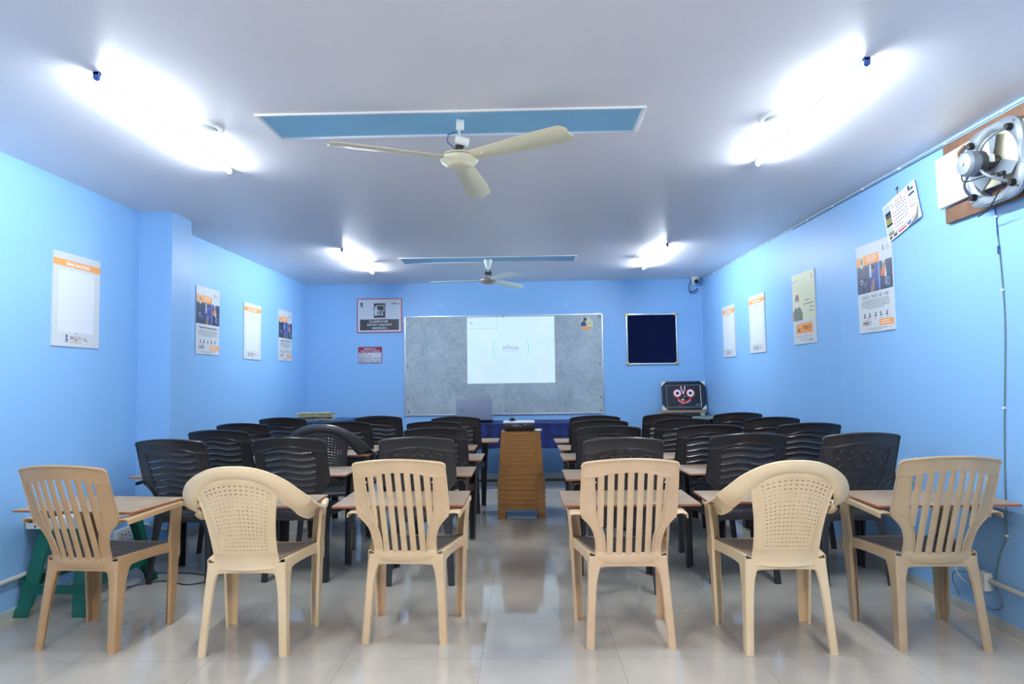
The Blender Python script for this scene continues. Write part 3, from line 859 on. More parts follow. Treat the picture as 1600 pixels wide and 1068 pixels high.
mb = MB(); mb.box((0, .13, .012), (.405, .27, .024), 'laptop_dark', bev=.004); mb.build('base', lp)
mb = MB(); mb.box((0, -.028, .150), (.410, .009, .240), 'laptop_silver', rot=(R(-6), 0, 0), bev=.004)
mb.build('lid', lp)
mb = MB(); mb.box((0, -.008, .026), (.40, .016, .034), 'laptop_dark', bev=.004); mb.build('hinge', lp)
mb = MB(); mb.box((-.135, -.0335, .140), (.055, .002, .006), 'laptop_dark', rot=(R(-6), 0, 0)); mb.build('logo', lp)

# ---------------------------------------------------------------- wall boards
def wallthing(name, label, cat, loc, side, w, h, th, m, group=None, tilt=0.):
    rz = {'back': 0, 'left': PI/2, 'right': -PI/2}[side]
    t = thing(name, label, cat, loc, rz, group, rot=(0, tilt, rz) if not tilt else None)
    if tilt:
        t.rotation_euler = (Matrix.Rotation(rz, 4, 'Z') @ Matrix.Rotation(tilt, 4, 'Y')).to_euler()
    mb = MB(); mb.box((0, 0, 0), (w, th, h), m); mb.build('board', t, smooth=0)
    return t, Sheet(t, -th/2)
def logos(S, cx, cz, s=1., red=True):
    # small emblem, PMKVY wordmark with flame-like strokes, and a small mark
    S.disc('emblem', cx-.075*s, cz+.012*s, .007*s, .008*s, 'ink_blue'); S.rect('emblem', cx-.083*s, cz-.010*s, cx-.067*s, cz-.0*s, 'ink_blue'); S.rect('emblem', cx-.086*s, cz-.018*s, cx-.064*s, cz-.013*s, 'ink_grey')
    S.text('lettering', 'PM', cx-.033*s, cz, .034*s, 'ink', width=.030*s); S.text('lettering', 'VY', cx+.022*s, cz, .034*s, 'ink', width=.026*s)
    S.poly('logo', [(cx-.012*s, cz-.012*s), (cx-.006*s, cz-.012*s), (cx-.003*s, cz+.020*s), (cx-.005*s, cz+.020*s)], 'ink_red'); S.poly('logo', [(cx-.004*s, cz-.012*s), (cx+.004*s, cz-.012*s), (cx+.001*s, cz+.010*s)], 'ink_red')
    S.disc('logo', cx-.002*s, cz+.030*s, .004*s, .004*s, 'ink_red')
    S.rect('lettering', cx-.046*s, cz-.020*s, cx+.036*s, cz-.018*s, 'ink_grey')
    S.disc('emblem', cx+.058*s, cz+.004*s, .004*s, .004*s, 'ink_blue'); S.rect('lettering', cx+.064*s, cz+.0*s, cx+.082*s, cz+.003*s, 'ink_grey'); S.rect('lettering', cx+.066*s, cz-.008*s, cx+.088*s, cz-.005*s, 'ink_grey')
def blank_poster(label, loc, side, head, sub=None, w=.42, h=.557):
    t, S = wallthing('poster', label, 'poster', loc, side, w, h, .008, 'poster_grey', 'white posters with an orange header band')
    S.rect('blank_panel', -w/2+.045, -h/2+.085, w/2-.055, h/2-.10, 'poster_white', lift=.0003)
    S.rect('header_band', -w/2, h/2-.082, w/2, h/2-.042, 'orange')
    S.text('lettering', head, 0, h/2-.062, .034, 'ink_white', lift=.0012, width=.21, bold=.01)
    if sub: S.text('lettering', sub, -.02, h/2-.108, .022, 'ink_grey', width=.13, lift=.0012)
    logos(S, .0, -h/2+.048, 1.15)
    S.done()
blank_poster('white "Safety Instructions" poster with orange band, left wall nearest the camera', (XL+.004, 3.93, 1.727), 'left', 'Safety Instructions')
blank_poster('narrow blank white poster with orange band, left wall between the two picture posters', (XL+.004, 6.525, 1.731), 'left', 'Instructions')
blank_poster('blank white poster with orange band, right wall nearest the back corner', (XR-.004, 7.165, 1.704), 'right', 'Instructions', 'Time Table')
blank_poster('blank white poster with orange band, right wall beside the cream portrait poster', (XR-.004, 6.302, 1.715), 'right', 'Instructions', 'Time Table')
def round_script(S, x0, x1, z, hgt, m):
    """line of rounded script letters with open bowls"""
    n = 17; w = (x1-x0)/n
    for k in range(n):
        if k in (5, 10, 13): continue
        cx = x0+(k+.5)*w
        S.ring('lettering', cx, z, hgt*.36, hgt*.48, m, a0=(k*47) % 90-60, a1=(k*47) % 90+230, k=10, lift=.0012)
        if k % 2: S.rect('lettering', cx+hgt*.28, z-hgt*.5, cx+hgt*.40, z+hgt*.3, m, lift=.0012)
        if k % 3 == 0: S.ring('lettering', cx, z+hgt*.75, hgt*.12, hgt*.2, m, k=8, lift=.0012)
def photo_poster(label, loc, side, latin, w=.415, h=.572):
    t, S = wallthing('poster', label, 'poster', loc, side, w, h, .008, 'poster_grey', 'training posters with a photo strip')
    T = h/2
    S.poly('photo_print', [(-w/2, T-.315), (w/2, T-.315), (w/2, T-.135), (w/2-.15, T-.135), (-w/2, T-.135)], 'photo_navy', lift=.0005)
    a = 'photo_print'
    rnd = random.Random(5)
    S.rect(a, -.055, T-.30, .075, T-.135, 'photo_blue', lift=.0008)
    S.rect(a, .058, T-.315, .064, T-.135, 'photo_pale', lift=.0012)
    S.rect(a, -.05, T-.22, -.03, T-.14, 'photo_pale', lift=.0012)
    S.disc(a, -.01, T-.175, .016, .020, 'skin', lift=.0012); S.disc(a, -.01, T-.160, .019, .012, 'ink', lift=.0014)
    S.poly(a, [(-.04, T-.20), (.02, T-.195), (.03, T-.30), (-.03, T-.315)], 'photo_blue', lift=.0011)
    S.poly(a, [(-.05, T-.315), (-.005, T-.315), (.01, T-.235), (-.02, T-.24)], 'skin', lift=.0013)
    S.disc(a, .125, T-.165, .015, .018, 'skin', lift=.0012); S.poly(a, [(.09, T-.19), (.13, T-.18), (.125, T-.235), (.075, T-.225)], 'kurta_orange', lift=.0012)
    S.poly(a, [(.10, T-.135), (.13, T-.135), (.145, T-.24), (.12, T-.24)], 'photo_pale', lift=.0011)
    for k in range(16):
        x = rnd.uniform(-.19, -.07) if k < 9 else rnd.uniform(.10, .19); z = T-rnd.uniform(.19, .30); l = rnd.uniform(.012, .035); an = rnd.uniform(-1, 1)
        S.poly(a, [(x, z), (x+l*math.cos(an), z+l*math.sin(an)), (x+l*math.cos(an), z+l*math.sin(an)+.004), (x, z+.005)], rnd.choice(['photo_pale', 'photo_blue', 'photo_pale', 'ink_grey']), lift=.0013)
    S.ring(a, .155, T-.27, .020, .024, 'photo_pale', lift=.0014); S.ring(a, -.15, T-.24, .014, .018, 'photo_pale', lift=.0014)
    S.rect('header_band', -w/2, T-.135, .065, T-.072, 'orange')
    S.disc('seal', -w/2+.065, T-.105, .031, .042, 'poster_cream', lift=.0014); S.ring('seal', -w/2+.065, T-.105, .026, .031, 'orange', lift=.0017); S.disc('seal', -w/2+.065, T-.105, .014, .020, 'skin', lift=.0017)
    for k in range(3): S.rect('lettering', -.085, T-.088-.014*k, .045-.01*k, T-.085-.014*k, 'ink_white', lift=.0012)
    S.disc('emblem', .115, T-.052, .006, .012, 'ink_grey'); S.rect('emblem', .104, T-.072, .126, T-.066, 'ink_grey')
    S.text('lettering', '75', .16, T-.055, .026, 'ink_grey'); S.rect('lettering', .145, T-.072, .19, T-.070, 'ink_grey')
    if latin: S.text('lettering', 'Pradhan Mantri Kaushal Vikas Yojana', .0, T-.345, .026, 'ink', width=.32, bold=.01)
    else: round_script(S, -.16, .16, T-.345, .020, 'ink')
    for k in range(5):
        ww = (.155, .165, .165, .16, .10)[k]; z = T-.368-.0125*k; x = -ww
        while x < ww:
            l = rnd.uniform(.012, .03); S.rect('lettering', x, z-.0022, min(ww, x+l), z+.0022, 'ink_grey'); x += l+.005
    for k in range(5):
        x = -.135+.066*k; z = T-.462
        S.rect('icon', x-.009, z-.014, x+.009, z-.004, 'ink'); S.disc('icon', x+(-.004 if k % 2 else .004), z+.008, .005, .009, 'ink'); S.rect('icon', x-.002, z-.006, x+.003, z+.006, 'ink')
        S.rect('lettering', x-.016, z-.028, x+.016, z-.026, 'ink_grey')
    S.text('lettering', 'PMKVY', -.105, -T+.056, .042, 'ink', width=.105); S.poly('logo', [(-.105, -T+.05), (-.098, -T+.05), (-.096, -T+.088), (-.101, -T+.088)], 'ink_red', lift=.0014); S.disc('logo', -.096, -T+.096, .005, .005, 'ink_red', lift=.0014)
    S.rect('contact_band', .04, -T+.037, w/2-.008, -T+.075, 'orange')
    for k in range(2): S.rect('lettering', .055, -T+.048+.014*k, .17-.02*k, -T+.051+.014*k, 'ink_white', lift=.0012)
    S.rect('lettering', -.13, -T+.022, .13, -T+.0245, 'ink_grey'); S.rect('lettering', -.07, -T+.012, .06, -T+.0145, 'ink_grey')
    S.done()
photo_poster('training poster with photo strip, left wall just behind the pillar', (XL+.004, 5.592, 1.752), 'left', True)
photo_poster('training poster with photo strip, left wall nearest the back corner', (XL+.004, 7.434, 1.749), 'left', True)
photo_poster('training poster with photo strip under the wall calendar, right wall', (XR-.004, 4.188, 1.771), 'right', False)
# portrait poster
t, S = wallthing('poster', 'cream poster with a bearded person in grey vest and orange logo panel, right wall', 'poster', (XR-.004, 5.249, 1.750), 'right', .415, .568, .008, 'poster_grey')
T = .284; w = .4146
S.rect('cream_panel', -w/2, -T+.19, w/2, T, 'poster_cream', lift=.0003)
p = 'portrait'
S.poly(p, [(-w/2, -T+.19), (-.06, -T+.19), (-.02, -T+.19), (-.018, -T+.24), (-.045, -T+.28), (-.085, -T+.30), (-.15, -T+.30), (-.19, -T+.27), (-w/2, -T+.25)], 'vest_grey', lift=.0006)
S.poly(p, [(-w/2, -T+.19), (-.17, -T+.19), (-.19, -T+.25), (-w/2, -T+.255)], 'kurta_orange', lift=.0009)
S.poly(p, [(-.14, -T+.30), (-.095, -T+.298), (-.112, -T+.272)], 'kurta_orange', lift=.0009)
S.disc(p, -.118, -T+.365, .036, .056, 'skin', lift=.0010); S.disc(p, -.117, -T+.325, .030, .030, 'beard_white', lift=.0013)
S.poly(p, [(-.155, -T+.37), (-.150, -T+.41), (-.118, -T+.428), (-.086, -T+.408), (-.084, -T+.385), (-.100, -T+.405), (-.135, -T+.405)], 'beard_white', lift=.0013)
S.rect(p, -.137, -T+.372, -.122, -T+.377, 'ink_grey', lift=.0014); S.rect(p, -.110, -T+.372, -.095, -T+.377, 'ink_grey', lift=.0014); S.rect(p, -.128, -T+.334, -.104, -T+.338, 'skin', lift=.0016)
S.rect(p, -.145, -T+.365, -.088, -T+.3655, 'ink', lift=.0016)
for k, (a, b) in enumerate([(.03, .12), (.0, .18), (.12, .18), (.10, .18)]):
    x = a
    while x < b-.008: S.rect('lettering', x, .06-.03*k-.005, x+.015, .06-.03*k+.004, 'ink_grey'); x += .021
S.disc('emblem', -.175, T-.06, .006, .013, 'ink_grey'); S.text('lettering', '75', -.12, T-.052, .03, 'ink_grey'); S.disc('emblem', .165, T-.04, .006, .015, 'ink_grey'); S.rect('emblem', .15, T-.066, .18, T-.060, 'ink_grey')
S.poly('logo_panel', [(-.145, -T+.085), (.145, -T+.085), (.150, -T+.09), (.150, -T+.16), (.145, -T+.165), (-.145, -T+.165), (-.150, -T+.16), (-.150, -T+.09)], 'orange')
S.text('lettering', 'PMKVY', .055, -T+.125, .048, 'ink', width=.135, lift=.0012); S.disc('emblem', -.10, -T+.143, .013, .013, 'ink_white', lift=.0012); S.disc('emblem', -.098, -T+.143, .008, .008, 'ink_blue', lift=.0015)
S.rect('lettering', -.125, -T+.115, -.075, -T+.122, 'ink', lift=.0012); S.rect('lettering', -.125, -T+.10, -.075, -T+.107, 'ink', lift=.0012)
S.rect('lettering', -.15, -T+.060, .15, -T+.063, 'ink_red'); S.rect('lettering', -.08, -T+.042, .06, -T+.044, 'ink_grey'); S.rect('lettering', -.08, -T+.025, .07, -T+.027, 'ink_grey')
S.disc('emblem', .09, -T+.027, .008, .006, 'ink_blue', lift=.0012); S.disc('emblem', .125, -T+.03, .010, .007, 'ink_blue', lift=.0012)
S.done()

# calendar: hangs tilted from a nail, lower right corner of pages curling out
def calendar():
    tilt = -math.atan2(.079, .33)
    rz = -PI/2
    t = thing('wall_calendar', 'tilted wall calendar with date grid hanging on right wall above a poster', 'calendar', (XR-.004, 3.86, 2.165))
    t.rotation_euler = (Matrix.Rotation(rz, 4, 'Z') @ Matrix.Rotation(tilt, 4, 'Y')).to_euler()
    W, Hh = .335, .232
    def pt(u, v, off):   # u,v in 0..1 ; curl towards lower right
        c = max(0, (u*.7+(1-v)*.7)-1.0)
        return (-W/2+u*W, -off-.20*c*c-.004, -Hh/2+v*Hh)
    for k, (sx, name) in enumerate([(0, 'page'), (1, 'page')]):
        mb = MB(); P = []
        for i in range(11):
            P.append([Vector(pt(j/10, i/10, .003))*1 if k else (-W/2+W*1.03*j/10, -.002-.010*max(0, j/10-.5), -Hh/2+.0+Hh*i/10) for j in range(11)])
        mb.plate(P, .0012, 'ink_white'); mb.build(name, t)
    mb = MB()
    def patch(u0, v0, u1, v1, m, n=6, lift=.0012):
        i = mb.mi(m); g = [[mb.V(Vector(pt(lerp(u0, u1, a/n), lerp(v0, v1, b/n), .003+lift))) for a in range(n+1)] for b in range(n+1)]
        for b in range(n):
            for a in range(n): mb.face([g[b][a], g[b][a+1], g[b+1][a+1], g[b+1][a]], i)
    for (u0, v0, u1, v1, m) in [(.02, .72, .22, .95, 'photo_pale'), (.04, .60, .22, .76, 'photo_navy'), (.03, .40, .22, .60, 'paper_b'), (.04, .38, .22, .43, 'ink'), (.03, .22, .22, .38, 'photo_pale'), (.03, .14, .22, .22, 'paper_b'),
                               (.80, .80, .97, .98, 'photo_pale'), (.82, .84, .86, .97, 'ink_red'), (.88, .83, .96, .87, 'ink_red'), (.80, .70, .97, .76, 'photo_navy'), (.80, .42, .97, .68, 'sign_grey'), (.80, .40, .97, .425, 'ink_red'), (.79, .43, .80, .68, 'ink_red'),
                               (.26, .785, .76, .80, 'ink'), (.05, .115, .95, .135, 'photo_blue'), (.05, .03, .14, .10, 'ink'), (.18, .03, .30, .10, 'photo_navy'), (.34, .04, .6, .09, 'ink_red'), (.64, .03, .78, .10, 'photo_blue'), (.82, .03, .95, .10, 'orange')]:
        patch(u0, v0, u1, v1, m)
    for r in range(6):
        for c in range(7):
            if (r, c) in ((0, 0), (0, 1), (5, 4), (5, 5), (5, 6)): continue
            u = .28+c*.067; v = .70-r*.098; patch(u, v, u+.026, v+.045, 'ink_red' if c == 0 else 'ink_blue', n=1)
    mb.build('print', t, smooth=0)
    S = Sheet(t, -.007); S.text('lettering', '2018', .0, Hh/2-.030, .036, 'sign_red', width=.070, bold=.01); S.disc('emblem', -.075, Hh/2-.030, .005, .008, 'ink_blue'); S.disc('emblem', .085, Hh/2-.028, .004, .009, 'ink_blue'); S.done()
    mb = MB(); mb.tube([(-.005, 0, Hh/2), (-.002, -.004, Hh/2+.02), (.002, .0, Hh/2+.042)], .0018, 'sign_red', n=6); mb.tube([(-.012, -.002, Hh/2+.040), (.010, -.002, Hh/2+.046)], .0035, 'screw_dark', n=8); mb.build('hanging_string', t)
calendar()

# classroom sign & emergency sign
t, S = wallthing('sign', 'grey classroom sign with red border and teacher pictogram, back wall', 'sign', (-1.794, YB-.005, 2.040), 'back', .566, .430, .010, 'sign_red')
S.rect('face', -.272, -.204, .272, .204, 'sign_grey', lift=.0005)
S.rect('pictogram', -.070, -.030, .075, .155, 'sign_dark', lift=.0010)
S.rect('pictogram', -.035, .052, .062, .130, 'sign_grey', lift=.0014); S.rect('pictogram', -.028, .060, .055, .123, 'sign_dark', lift=.0017)
S.disc('pictogram', -.044, .100, .015, .018, 'sign_grey', lift=.0019); S.poly('pictogram', [(-.064, .080), (-.026, .080), (-.018, .064), (.008, .072), (.010, .066), (-.016, .054), (-.028, .060), (-.030, .0), (-.058, .0), (-.062, .03)], 'sign_grey', lift=.0020)
S.disc('pictogram', -.008, .032, .010, .011, 'sign_grey', lift=.0019); S.disc('pictogram', .032, .032, .010, .011, 'sign_grey', lift=.0019)
S.rect('pictogram', -.024, .005, .010, .017, 'sign_grey', lift=.0019); S.rect('pictogram', .016, .005, .050, .017, 'sign_grey', lift=.0019)
S.rect('name_plate', -.245, -.185, .245, -.048, 'sign_dark', lift=.0010)
S.text('lettering', 'CLASSROOM', -.012, -.077, .040, 'sign_grey', width=.235, bold=.02, lift=.0018); S.text('lettering', 'EXPORT ASSISTANT', 0, -.118, .036, 'sign_grey', width=.31, bold=.02, lift=.0018); S.text('lettering', '(AMHPASSC)', 0, -.159, .036, 'sign_grey', width=.19, bold=.02, lift=.0018)
S.disc('emblem', -.225, .150, .015, .018, 'ink_blue', lift=.001); S.rect('emblem', -.243, .112, -.205, .122, 'ink_blue', lift=.001); S.rect('emblem', -.235, .124, -.213, .134, 'ink_blue', lift=.001)
S.text('lettering', 'PMKVY', .205, .146, .030, 'ink', width=.105, bold=.01); S.poly('emblem', [(.198, .155), (.206, .155), (.204, .180), (.200, .180)], 'ink_red', lift=.0012)
S.done()
t, S = wallthing('sign', 'small white emergency numbers sign with maroon header, below the classroom sign', 'sign', (-1.913, YB-.005, 1.547), 'back', .298, .202, .008, 'maroon')
S.rect('face', -.142, -.094, .142, .030, 'sign_grey', lift=.0005)
S.text('lettering', 'EMERGENCY', 0, .076, .026, 'sign_grey', width=.16, bold=.02, lift=.0012); S.text('lettering', 'CONTACT NUMBERS', 0, .048, .026, 'sign_grey', width=.25, bold=.02, lift=.0012)
for k, s in enumerate(['FIRE - 101', 'POLICE - 100', 'AMBULANCE - 102, 108', 'MEDICAL INDIV. 2.20211']):
    S.text('lettering', s, -.134, .014-.030*k, .026, 'ink', align='LEFT', bold=.012, lift=.0012)
S.done()

# whiteboard
wb = thing('whiteboard', 'large smudged grey whiteboard with aluminium edge on the back wall', 'whiteboard', (-.240, YB-.007, 1.400))
mb = MB(); mb.box((0, 0, 0), (2.455, .012, 1.225), 'whiteboard_smudged'); mb.build('writing_surface', wb, smooth=0)
for c, s in (((0, -.002, .6135), (2.48, .018, .014)), ((0, -.002, -.6135), (2.48, .018, .014)), ((-1.2335, -.002, 0), (.014, .018, 1.213)), ((1.2335, -.002, 0), (.014, .018, 1.213))):
    mb = MB(); mb.box(c, s, 'steel_frame', bev=.002); mb.build('edge_strip', wb)
for x, z in ((-1.20, .58), (-1.20, 0), (-1.20, -.40), (-1.19, -.575), (1.20, .58), (1.20, .0), (1.20, -.42), (1.195, -.585), (0, .60), (.02, -.57)):
    mb = MB(); mb.lathe([(.010, 0), (.009, -.004), (0, -.005)], 'screw_dark', c=(x, -.006, z), axis='y', n=12); mb.build('screw', wb)
# projected picture: thin self-glowing sheet in place of the projector's beam
pjp = thing('projected_image', 'bright projected start-up picture, a thin glowing sheet on the whiteboard', 'projected image', (-.148, YB-.0165, 1.583))
mb = MB(); mb.box((0, 0, 0), (1.092, .001, .828), 'projection_glow'); mb.build('glow_sheet', pjp, smooth=0)
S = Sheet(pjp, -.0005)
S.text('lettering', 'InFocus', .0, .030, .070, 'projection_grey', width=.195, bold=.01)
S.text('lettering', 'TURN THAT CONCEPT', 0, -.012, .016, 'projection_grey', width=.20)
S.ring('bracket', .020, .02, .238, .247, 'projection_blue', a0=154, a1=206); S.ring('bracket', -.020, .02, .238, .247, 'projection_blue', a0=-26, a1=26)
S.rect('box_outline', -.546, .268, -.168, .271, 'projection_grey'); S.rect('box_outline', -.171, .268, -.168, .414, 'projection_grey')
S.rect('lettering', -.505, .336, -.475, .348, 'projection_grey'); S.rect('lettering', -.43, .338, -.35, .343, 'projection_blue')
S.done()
st = thing('round_sticker', 'round sticker with a seated person in blue, top right of whiteboard', 'sticker', (.800, YB-.016, 1.895))
mb = MB(); mb.lathe([(.082, .0), (.082, -.0012), (0, -.0012)], 'poster_cream', axis='y', n=32); mb.build('disc', st)
S = Sheet(st, -.0012)
S.poly('picture', [(.078*math.cos(t), .078*math.sin(t)) for t in [R(208+k*(332-208)/10) for k in range(11)]], 'orange')
S.poly('picture', [(-.075, -.03), (-.068, .02), (-.04, .04), (-.005, .01), (.0, -.03)], 'ink_blue', lift=.0009); S.disc('picture', -.022, .045, .021, .025, 'skin', lift=.0012); S.disc('picture', -.016, .060, .022, .016, 'ink', lift=.0014)
S.rect('picture', .02, .0, .06, .004, 'ink_grey'); S.rect('picture', .01, .012, .045, .016, 'ink_grey')
S.done()

# pin board
pb = thing('pin_board', 'square navy felt pin board in aluminium frame with brass corners, back wall', 'pin board', (1.607, YB-.010, 1.693))
mb = MB(); mb.box((0, 0, 0), (.600, .012, .600), 'navy_felt'); mb.build('felt', pb, smooth=0)
for c, s in (((0, -.003, .308), (.632, .022, .018)), ((0, -.003, -.308), (.632, .022, .018)), ((-.308, -.003, 0), (.018, .022, .600)), ((.308, -.003, 0), (.018, .022, .600))):
    mb = MB(); mb.box(c, s, 'steel_frame', bev=.002); mb.build('frame_rail', pb)
for sx in (-1, 1):
    for sz in (-1, 1):
        mb = MB(); mb.box((sx*.303, -.005, sz*.303), (.034, .024, .034), 'brass', bev=.003); mb.build('corner', pb)
for x in (-.18, .17):
    mb = MB(); mb.tube([(x, .006, .318), (x, -.003, .336)], .003, 'screw_dark', n=8); mb.build('hanging_screw', pb)

# ---------------------------------------------------------------- right corner stand with framed artwork
rd = thing('corner_desk', 'greenish-topped desk in the back right corner behind the chairs', 'desk', (1.93, 7.80, 0))
mb = MB(); mb.box((0, 0, .745), (.62, .64, .018), 'desk_green', bev=.003); mb.build('desktop', rd)
for x in (-.28, .28):
    mb = MB(); mb.box((x, 0, .368), (.02, .60, .736), 'desk_dark'); mb.build('side_panel', rd)
mb = MB(); mb.box((0, .28, .42), (.54, .018, .6), 'desk_dark'); mb.build('back_panel', rd)
bx = MB(); bx.box((0, 0, .021), (.40, .24, .042), 'laptop_dark', bev=.004); bx = bx.build('flat_box'); bx.location = (1.88, 7.93, .7545); tag(bx, 'flat black box under the wooden plank in the back right corner', 'box')
wx = MB(); wx.box((0, 0, .021), (.058, .10, .042), 'socket_white', bev=.004); wx = wx.build('small_box'); wx.location = (2.115, 7.90, .7545); tag(wx, 'small white box at right end under the wooden plank', 'box')
pk = MB(); pk.box((0, 0, .009), (.545, .27, .018), 'desk_wood', bev=.002); pk = pk.build('wooden_plank'); pk.location = (1.895, 7.95, .7970); tag(pk, 'short wooden plank under the framed black artwork', 'plank')
ar = thing('framed_artwork', 'black framed artwork with round red-rimmed eyes, leaning in the back right corner', 'artwork', (1.955, 8.055, .8155), rot=(R(-9), 0, 0))
mb = MB(); mb.box((0, 0, .175), (.505, .012, .345), 'art_black'); mb.build('picture', ar, smooth=0)
for c, s in (((0, -.004, .336), (.525, .024, .028)), ((0, -.004, .014), (.525, .024, .028)), ((-.2485, -.004, .175), (.028, .024, .294)), ((.2485, -.004, .175), (.028, .024, .294))):
    mb = MB(); mb.box(c, s, 'art_frame', bev=.003); mb.build('frame_rail', ar)
for sx in (-1, 1):
    for sz in (0, 1):
        mb = MB(); i = mb.mi('corner_white'); z = .350 if sz else 0.; dz = -1 if sz else 1
        a = [(sx*.266, -.018, z), (sx*.204, -.018, z), (sx*.266, -.018, z+dz*.062)]; b = [(x, .008, zz) for x, _, zz in a]
        va = [mb.V(p) for p in a]; vb = [mb.V(p) for p in b]; mb.face(va, i); mb.face(vb[::-1], i)
        for k in range(3): mb.face([va[k-1], va[k], vb[k], vb[k-1]], i)
        mb.build('corner_guard', ar, smooth=0)
S = Sheet(ar, -.006)
for x in (-.075, .083):
    S.disc('painted_eye', x, .205, .054, .054, 'art_red'); S.disc('painted_eye', x, .205, .042, .042, 'art_white', lift=.001); S.disc('painted_eye', x, .205, .020, .020, 'art_black', lift=.0014)
S.ring('painted_mouth', .005, .190, .082, .100, 'art_red', a0=205, a1=335); S.ring('painted_mouth', .005, .185, .098, .104, 'art_white', a0=220, a1=320, lift=.0004)
S.poly('painted_mouth', [(-.065, .048), (.02, .080), (.02, .090), (-.065, .056)], 'art_red', lift=.001)
S.poly('painted_mark', [(-.035, .292), (-.025, .292), (-.018, .235), (.010, .235), (.016, .292), (.026, .292), (.018, .228), (-.026, .228)], 'art_white'); S.disc('painted_mark', -.004, .265, .008, .010, 'art_red'); S.rect('painted_mark', -.014, .195, .006, .222, 'art_white')
S.poly('painted_mark', [(-.035, .115), (.005, .115), (.0, .135), (-.015, .14), (-.028, .13)], 'sign_grey'); S.disc('painted_mark', .01, .165, .006, .014, 'orange')
for (x0, z0, x1, z1) in ((-.205, .302, .205, .304), (-.205, .034, .205, .036), (-.207, .034, -.205, .304), (.203, .034, .211, .304)): S.rect('inner_line', x0, z0, x1, z1, 'poster_grey')
S.text('signature', 'Ansh', .165, .062, .022, 'poster_grey', shear=.3)
S.done()

# ---------------------------------------------------------------- left corner desk with newspapers
ld = thing('corner_desk', 'blue-topped desk in the back left corner carrying newspapers', 'desk', (-2.27, 7.45, 0))
mb = MB(); mb.box((0, 0, .780), (.60, .85, .022), 'desk_blue', bev=.003); mb.build('desktop', ld)
for x in (-.27, .27):
    mb = MB(); mb.box((x, 0, .3845), (.022, .80, .769), 'desk_dark'); mb.build('side_panel', ld)
mb = MB(); mb.box((0, -.37, .60), (.518, .018, .30), 'desk_dark'); mb.build('front_panel', ld)
z = .7915; rnd = random.Random(3)
NL = ['lowest', 'second lowest', 'third lowest', 'fourth lowest', 'fourth from top', 'third from top', 'second from top', 'topmost']
for k in range(8):
    hh = .0105; mb = MB(); P = []
    for i in range(5):
        P.append([(lerp(-.17, .17, j/8), lerp(-.13, .13, i/4), hh/2+.0012*math.sin(j*1.1+k)*(1 if .5 < j < 7.5 else .4)) for j in range(9)])
    mb.plate(P, hh*.72, ['paper_c', 'paper_a', 'paper_c', 'paper_b', 'paper_a', 'paper_a', 'paper_b', 'paper_a'][k])
    o = mb.build('newspaper'); o.location = (-2.31+rnd.uniform(-.025, .03)+(.05 if k == 0 else 0), 7.30+rnd.uniform(-.02, .02), z); o.rotation_euler = (0, 0, R(rnd.uniform(-7, 7)))
    tag(o, '%s folded newspaper of the pile on the left corner desk' % NL[k], 'newspaper', 'newspapers piled on the left corner desk'); z += hh+.0006

# ---------------------------------------------------------------- green stool with white device
gs = thing('plastic_stool', 'tall green plastic stool with rungs beside the left wall behind the tan chair', 'stool', (-2.513, 3.83, 0))
HG = .44
mb = MB(); mb.box((0, 0, HG-.012), (.30, .50, .024), 'stool_green', bev=.008); mb.build('seat', gs)
for sx in (-1, 1):
    for sy in (-1, 1):
        mb = MB(); P = []
        for k in range(15):
            t = k/14; zz = lerp(HG-.02, 0, t); e = math.exp(-(HG-.02-zz)/.04)
            xo = lerp(.145, .190, t); yo = lerp(.245, .335, t); wx_ = .078+.05*e; wy = .045+.05*e
            if zz < .035: xo += .008; yo += .008
            P.append([(sx*(xo-wx_), sy*(yo-.010), zz), (sx*(xo-wx_+.004), sy*yo, zz), (sx*(xo-.006), sy*yo, zz), (sx*xo, sy*(yo-.006), zz), (sx*xo, sy*(yo-wy), zz), (sx*(xo-.012), sy*(yo-wy), zz)])
        mb.plate(P, .004, 'stool_green'); mb.build('leg', gs)
def rung(a, b, zc, hgt):
    mb = MB(); P = []
    for k in range(17):
        u = k/16; e = math.exp(-min(u, 1-u)/.09); x, y = lerp(a[0], b[0], u), lerp(a[1], b[1], u)
        P.append([(x, y, zc+hgt/2+.03*e), (x, y, zc), (x, y, zc-hgt/2-.03*e)])
    mb.plate(P, .006, 'stool_green'); mb.build('rung', gs)
rung((-.175, -.310), (.175, -.310), .135, .045); rung((-.175, .305), (.175, .305), .135, .045)
rung((-.176, -.30), (-.176, .30), .150, .05); rung((.176, -.30), (.176, .30), .150, .05)
dv = thing('white_device', 'white flat device with a slot on the green stool', 'device', (-2.522, 3.78, HG+.0005))
mb = MB(); mb.box((0, 0, .034), (.37, .44, .062), 'device_white', bev=.006); mb.build('casing', dv)
mb = MB(); mb.box((-.12, -.2205, .044), (.10, .004, .012), 'device_slot', bev=.001); mb.build('slot', dv)
mb = MB(); mb.lathe([(.006, -.2215), (.006, -.219)], 'device_slot', c=(-.13, 0, .018), axis='y', n=12); mb.build('screw', dv)

